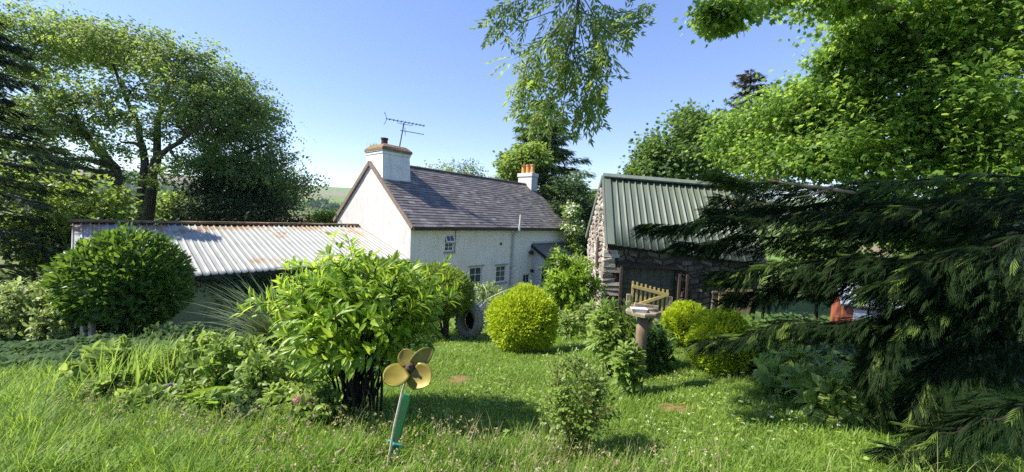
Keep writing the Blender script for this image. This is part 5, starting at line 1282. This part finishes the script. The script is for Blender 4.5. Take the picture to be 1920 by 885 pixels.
def gate():
    b = G(1215, 600, 9.6); t = empty('picket_gate', 'pale wooden picket gate standing before the barn doorway', 'gate', b, R_(-6))
    k = 9.6 / F_PX; o = np.array(b); zc = at(1213, 560, 9.6)[2] - b[2]
    W2 = 32 * k; zb, zt = zc - 30 * k, zc + 22 * k
    m = MB(); n = 9
    for i in range(n):
        x = -W2 + i * 2 * W2 / (n - 1); wd = .052 if 0 < i < n - 1 else .06; top = zt + .04 + random.uniform(-.012, .012) - (x / W2) * .09
        m.hexa([(x - wd / 2, -.012, zb - (x / W2) * .09), (x + wd / 2, -.012, zb - (x / W2) * .09), (x + wd / 2, .012, zb - (x / W2) * .09), (x - wd / 2, .012, zb - (x / W2) * .09), (x - wd * .4, -.012, top), (x + wd * .4, -.012, top), (x + wd * .4, .012, top), (x - wd * .4, .012, top)])
    m.build('pickets', MAT['gate_wood'], t)
    for z in (zt - .08, zb + .12):
        m = MB(); m.bar((-W2 - .02, -.032, z + .09), (W2 + .02, -.032, z - .09), .036, .08); m.build('rail', MAT['gate_wood'], t)
    m = MB(); m.bar((-W2 + .05, -.034, zb + .2), (W2 - .04, -.034, zt - .17), .034, .075); m.build('brace', MAT['gate_wood'], t)
    for s_ in (-1, 1):
        m = MB(); x = s_ * (W2 + .09); m.box(x - .045, x + .045, -.03, .06, -.2, zb + .5); m.build('gate_post', MAT['weathered_board'], t)
    m = MB(); m.box(-W2 - .1, W2 + .1, -.02, .06, -.15, zb - .06); m.build('foot_board', MAT['weathered_board'], t)
gate()
def tyre():
    Y = 9.1; c = at(880, 601, Y); b = c.copy(); b[2] = g(b[0], b[1])
    t = empty('old_tyre', 'worn grey tyre standing on edge beside the topiary trunk', 'tyre', c)
    fw = Vector((-.62, -.77, .12)).normalized(); rt = fw.cross(Vector((0, 0, 1))).normalized(); up = rt.cross(fw)
    prof = [(.235, .02), (.25, .10), (.30, .135), (.36, .13), (.405, .09), (.415, 0), (.405, -.09), (.36, -.13), (.30, -.135), (.25, -.10), (.235, -.02)]
    m = MB(); n = 40; vs = []
    for r, h in prof:
        for k in range(n): a = 2 * math.pi * k / n; vs.append(tuple(rt * r * math.cos(a) + up * r * math.sin(a) + fw * h))
    fs = [(i * n + k, i * n + (k + 1) % n, (i + 1) * n + (k + 1) % n, (i + 1) * n + k) for i in range(len(prof) - 1) for k in range(n)]
    fs += [((len(prof) - 1) * n + k, (len(prof) - 1) * n + (k + 1) % n, (k + 1) % n, k) for k in range(n)]
    m.add(vs, fs); m.build('sidewall', MAT['rubber'], t, smooth=True)
    m = MB()
    for k in range(26):
        a = 2 * math.pi * k / 26
        for s_ in (-1, 1):
            p = rt * math.cos(a + s_ * .05) * .417 + up * math.sin(a + s_ * .05) * .417 + fw * .055 * s_; tn = -rt * math.sin(a) + up * math.cos(a); m.bar(p - fw * .045, p + fw * .045 + tn * .02, .045, .03, up=tuple(rt * math.cos(a) + up * math.sin(a)))
    m.build('tread', MAT['rubber'], t)
    m = MB(); n = 24; m.add([tuple(rt * .245 * math.cos(6.2832 * k / n) + up * .245 * math.sin(6.2832 * k / n) - fw * .10) for k in range(n)] + [tuple(rt * .245 * math.cos(6.2832 * k / n) + up * .245 * math.sin(6.2832 * k / n) - fw * .115) for k in range(n)], [tuple(range(n)), tuple(reversed(range(n, 2 * n)))] + [(k, n + k, n + (k + 1) % n, (k + 1) % n) for k in range(n)]); m.build('hole_shade_disc', MAT['dark_in'], t)  # black disc stands for the darkness inside the tyre's open hole
tyre()
b = G(868, 640, 9.0); m = MB()
for k in range(4):
    x = -.3 + k * .28; m.hexa([np.array(p) + rng.normal(size=3) * .02 for p in [(x, -.15, -.03), (x + .26, -.15, -.03), (x + .26, .12, -.03), (x, .12, -.03), (x + .02, -.13, .035), (x + .24, -.13, .035), (x + .24, .1, .035), (x + .02, .1, .035)]])
o = m.build('stepping_stone', MAT['stone'], None, bevel=.015); o.location = b; o['kind'] = 'structure'; o.name = 'path'
# weathered white posts by the pale shrub
for (px0, py0, px1, py1, lab) in ((158, 645, 157, 590, 'left of two peeling white posts beside the round laurel'), (173, 650, 172, 582, 'right of two peeling white posts, rust showing down its side')):
    a = at(px0, py0, 6.6); b = at(px1, py1 + 6, 6.6); a[2] = g(a[0], a[1]) - .05
    t = empty('fence_post', lab, 'post', a, 0, 'white posts by the laurel'); m = MB(); d = b - a; m.hexa([(-.03, -.04, 0), (.03, -.04, 0), (.03, .04, 0), (-.03, .04, 0), (d[0] - .03, d[1] - .04, d[2]), (d[0] + .03, d[1] - .04, d[2]), (d[0] + .035, d[1] + .04, d[2] + .02), (d[0] - .035, d[1] + .04, d[2] + .02)]); m.build('post_shaft', plain('peeling_white_paint', (.7, .68, .62), .7, .4, 14, col2=(.35, .2, .13)), t, bevel=.006)
# tin-roofed red hutch under the cypress
def hutch():
    b = G(1606, 690, 6.6); t = empty('garden_hutch', 'small red hutch with pale tin roof half hidden by the cypress', 'hutch', b, R_(-25))
    m = MB(); m.add([(-.35, -.3, 0), (.35, -.3, 0), (.35, .3, 0), (-.35, .3, 0), (-.35, -.3, .95), (.35, -.3, .95), (.35, .3, .95), (-.35, .3, .95), (-.35, 0, 1.25), (.35, 0, 1.25)], [(0, 1, 5, 4), (2, 3, 7, 6), (1, 2, 6, 9, 5), (3, 0, 4, 8, 7), (3, 2, 1, 0)]); m.build('body', MAT['red_tin'], t)
    m = MB(); m.hexa([(-.42, -.38, .86), (.42, -.38, .86), (.42, 0, 1.26), (-.42, 0, 1.26), (-.42, -.39, .885), (.42, -.39, .885), (.42, 0, 1.29), (-.42, 0, 1.29)]); m.hexa([(-.42, 0, 1.26), (.42, 0, 1.26), (.42, .38, .86), (-.42, .38, .86), (-.42, 0, 1.29), (.42, 0, 1.29), (.42, .39, .885), (-.42, .39, .885)])
    for k in range(9): x = -.4 + k * .1; m.bar((x, -.385, .888), (x, 0, 1.293), .02, .02)
    m.build('roof', MAT['white_tin'], t)
    m = MB(); m.box(-.22, .33, -.325, -.302, .08, .8); m.build('front_panel', MAT['white_tin'], t)
hutch()

# ------------------------------------------------------------------ grass and ground cover
def in_view(P, mx=.9):
    v = P @ np.stack([CR, CU, _f], 1); d = np.maximum(v[:, 2], .05)
    return (v[:, 2] > .3) & (np.abs(v[:, 0]) < d * 1.383 + mx) & (np.abs(v[:, 1]) < d * .64 + mx)
def bare(x, y):
    k = np.zeros(len(x), bool)
    for cx, cy_, rx, ry in PATCHES: k |= (((x - cx) / rx) ** 2 + ((y - cy_) / ry) ** 2 + .5 * np.sin(x * 31 + y * 9) * np.sin(y * 27 - x * 7) < 1.1 * rng.random(len(x)) ** .6) & (rng.random(len(x)) < .93)
    return k
def edge_front(x): # how far the long uncut grass reaches from the camera
    return np.interp(x, [-6, -3, -1.6, -.6, .6, 1.4, 3, 5], [4.6, 3.55, 2.95, 2.65, 2.35, 2.2, 2.0, 2.0])
def grass():
    Ps = []
    for (y0, y1, x0, x1, dens) in ((1.2, 2.6, -5, 5, 7000), (2.6, 4, -6.5, 6.5, 4600), (4, 6.5, -9, 9, 2100), (6.5, 10, -11, 10, 900), (10, 17, -14, 10, 260)):
        n = int((y1 - y0) * (x1 - x0) * dens); x = rng.uniform(x0, x1, n); y = rng.uniform(y0, y1, n); Ps.append(np.stack([x, y], 1))
    XY = np.concatenate(Ps); z = gz(XY[:, 0], XY[:, 1]); P = np.column_stack([XY, z])
    k = in_view(P, .6) & ~bare(P[:, 0], P[:, 1]); P = P[k]; n = len(P)
    tuft = np.sin(P[:, 0] * 7 + np.sin(P[:, 1] * 5)) * np.sin(P[:, 1] * 8 + np.cos(P[:, 0] * 6)) * .5 + .5
    pn = np.sin(P[:, 0] * 2.3 + 1.7) * np.sin(P[:, 1] * 2.9 + .4) * .5 + .5
    long_ = P[:, 1] < edge_front(P[:, 0]) + rng.normal(size=n) * .12
    short = np.where(P[:, 1] > 6, .075, .055)
    Ln = np.where(long_, rng.uniform(.06, .2, n) * (.45 + 1.0 * tuft), short * rng.uniform(.6, 1.5, n) * (.55 + .9 * pn))
    Ln *= np.where(P[:, 1] > 8, 1.4, 1) * np.where(long_, np.interp(P[:, 0], [-3, -1.5], [1.12, 1.0]), 1)
    a = rng.uniform(0, 6.283, n) + .6
    Wd = np.interp(P[:, 1], [1.5, 3, 6, 12], [.0045, .006, .010, .02]) * rng.uniform(.7, 1.4, n)
    pole = np.hypot(P[:, 0] + .70, P[:, 1] - 2.08) < .17; Ln = np.where(pole, Ln * .4, Ln)
    broad = rng.random(n) < .12; Wd = np.where(broad & long_, Wd * 2.0, Wd)
    o = strips('grass', P, np.stack([np.cos(a), np.sin(a)], 1), Ln, Wd, rng.uniform(.1, .95, n), MAT['grass'], None, segs=3, lean=.2)
    tag(o, 'lawn and uncut meadow grass over the whole garden', 'grass', kind='stuff')
    # taller stems with seed heads near the camera
    n = 800; x = np.concatenate([rng.uniform(-4, 4, n // 2), rng.normal(.35, .6, n - n // 2)]); y = edge_front(x) - rng.random(n) ** 1.5 * .8 + .05; P = np.column_stack([x, y, gz(x, y)]); k = in_view(P, .5); P = P[k]; n = len(P)
    a = rng.uniform(0, 6.283, n); H = np.stack([np.cos(a), np.sin(a)], 1); Ln = rng.uniform(.16, .34, n)
    o = strips('tall_grass', P, H, Ln, np.full(n, .0035), rng.uniform(.05, .8, n), MAT['grass_seed'], None, segs=5, lean=.1); tag(o, 'tall dry seeding grass stems along the front of the lawn', 'grass', kind='stuff')
    # clover and plantain heads scattered in the long grass
    n = 1000; x = rng.uniform(-3.6, 1.4, n); y = edge_front(x) - rng.random(n) * 1.0; P = np.column_stack([x, y, gz(x, y) + rng.uniform(.08, .22, n)])
    q = np.repeat(P, 7, 0); o = scatter('clover_heads', 'simple', q + rng.normal(size=q.shape) * .005, rdir(len(q)), rdir(len(q)), .016, .011, MAT['grass_seed']); tag(o, 'pale clover and seed heads dotted through the long grass', 'wildflowers', kind='stuff')
    # leafy weeds mixed into the turf
    n = 16000; x = rng.uniform(-5, 6, n); y = 1.5 + rng.random(n) * 6.5; P = np.column_stack([x, y, gz(x, y) + rng.uniform(.01, .07, n)]); k = in_view(P, .4) & (np.sin(x * 3 + 2 * np.sin(y * 2.2)) * np.sin(y * 3.7 + x) > -.1) & ~bare(x, y); P = P[k]; n = len(P)
    o = scatter('lawn_weeds', 'leaf', P, rdir(n) * [1, 1, .3] + [0, 0, .25], rng.normal(size=(n, 3)) * .3 + [0, 0, 1], rng.uniform(.02, .06, n), rng.uniform(.014, .03, n), MAT['border']); tag(o, 'small clover and plantain leaves scattered through the lawn', 'weeds', kind='stuff')
    # white daisies and yellow buttercups on the right lawn
    for mt, cnt, (xa, xb, ya, yb), nm, lab in (('petal_white', 130, (.9, 3.2, 2.3, 4.4), 'lawn_daisies', 'white daisies scattered on the right lawn'), ('petal_yellow', 60, (1.6, 4.2, 2.8, 5.4), 'buttercups', 'yellow buttercups at the edge of the right lawn')):
        x = rng.uniform(xa, xb, cnt); y = rng.uniform(ya, yb, cnt); P = np.column_stack([x, y, gz(x, y) + rng.uniform(.05, .09, cnt)]); q = np.repeat(P, 5, 0)
        o = scatter(nm, 'simple', q + rng.normal(size=q.shape) * .003, rdir(len(q)) * [1, 1, .3], rdir(len(q)) * .4 + [0, 0, 1], .011, .009, MAT[mt]); tag(o, lab, 'wildflowers', kind='stuff')
grass()
def cover(name, lab, n, region, ll, mt, hmax, keep=None):
    x = rng.uniform(region[0], region[1], n); y = rng.uniform(region[2], region[3], n); h = (np.sin(x * 2.1) * np.sin(y * 2.6 + 1) * .5 + .6) * hmax
    P = np.column_stack([x, y, gz(x, y) + h * rng.random(n) ** .5]); k = in_view(P, .6)
    if keep is not None: k &= keep(x, y)
    P = P[k]; n = len(P)
    o = scatter(name, 'leaf', P, rdir(n) * [1, 1, .3] + [0, -.1, .1], rng.normal(size=(n, 3)) * .3 + [0, -.2, 1], ll * rng.uniform(.6, 1.3, n), ll * .75 * rng.uniform(.7, 1.2, n), MAT[mt]); return tag(o, lab, 'ground cover', kind='stuff')
cover('ground_cover', 'shaded mat of rounded leaves on the left below the pale shrubs', 9000, (-9.5, -3.2, 4.0, 6.6), .09, 'cover', .22, lambda x, y: y > np.interp(x, [-9, -5, -3.2], [3.5, 4.3, 5.0]))
cover('bed_weeds', 'weedy greenery filling the bed between shed and border', 7000, (-5.6, -1.6, 4.3, 8.5), .09, 'cover', .3)
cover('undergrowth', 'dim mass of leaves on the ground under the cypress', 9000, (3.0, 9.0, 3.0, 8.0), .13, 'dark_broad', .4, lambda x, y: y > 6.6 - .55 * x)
cover('nettle_bank', 'fresh green weeds before the barn wall', 6000, (1.8, 6.5, 7.0, 10.5), .11, 'mid_shrub', .45, lambda x, y: (y > 7.8) | (x > 4.2))
cover('woodland_floor', 'rough weedy growth on the bank beyond the barn', 12000, (5.2, 16, 8.0, 19.0), .17, 'sycamore_far', .6, lambda x, y: (x > 6.9) | (y < 10.3))
cover('cottage_bed', 'mixed low greenery in front of the cottage and shed', 6000, (-8, 2.2, 9.0, 14.0), .14, 'mid_shrub', .5, lambda x, y: (y < 10.8 + .55 * (x + 7)) & (y > 9.6 - .1 * x))

# ------------------------------------------------------------------ far woods and air
def woods():
    n = 420; bear = rng.uniform(-1.05, .9, n); r = rng.uniform(470, 760, n); x = np.sin(bear) * r; y = np.cos(bear) * r
    keep = (np.sin(x * .012 + 1) + np.sin(y * .02 + x * .005) > -.5); x, y, r = x[keep], y[keep], r[keep]
    Ps = []; 
    for xx, yy in zip(x, y):
        z = g(xx, yy); k = 60; d = rdir(k); R0 = rng.uniform(7, 15); d[:, 2] = np.abs(d[:, 2]); Ps.append(np.array([xx, yy, z]) + d * [R0 * 1.3, R0 * 1.3, R0 * .75] * (.7 + .3 * rng.random((k, 1))))
    P = np.concatenate(Ps); m = len(P)
    o = scatter('distant_wood', 'simple', P, rdir(m), rdir(m), rng.uniform(4, 8, m), rng.uniform(4, 7, m), MAT['dark_broad']); tag(o, 'blue-green woods across the far hillside', 'woods', kind='stuff')
    # hedgerows across the nearer slope
    Ps = []
    for (x0, y0, x1, y1) in ((-330, 260, -150, 380), (-260, 420, -60, 440), (-420, 300, -250, 420)):
        for t_ in np.linspace(0, 1, 70):
            xx, yy = x0 + (x1 - x0) * t_, y0 + (y1 - y0) * t_; k = 12; d = rdir(k); d[:, 2] = np.abs(d[:, 2]); Ps.append(np.array([xx, yy, g(xx, yy)]) + d * [2.5, 2.5, 2.2] * rng.random((k, 1)))
    P = np.concatenate(Ps); m = len(P); o = scatter('hedgerow', 'simple', P, rdir(m), rdir(m), 1.6, 1.6, MAT['dark_broad']); tag(o, 'thin hedgerows dividing the distant fields', 'hedge', kind='stuff')
woods()
mh = bpy.data.materials.new('haze_air'); mh.use_nodes = True; nt = mh.node_tree; nt.nodes.remove(nt.nodes['Principled BSDF'])
pv = nt.nodes.new('ShaderNodeVolumePrincipled'); pv.inputs['Color'].default_value = (.72, .84, 1, 1); pv.inputs['Density'].default_value = .00016; pv.inputs['Anisotropy'].default_value = .2
nt.links.new(pv.outputs[0], nt.nodes['Material Output'].inputs['Volume'])
try: mh.cycles.homogeneous_volume = True
except Exception: pass
o = MB().box(-2750, 2750, -2750, 2760, -60, 125).build('haze', mh); o['kind'] = 'stuff'
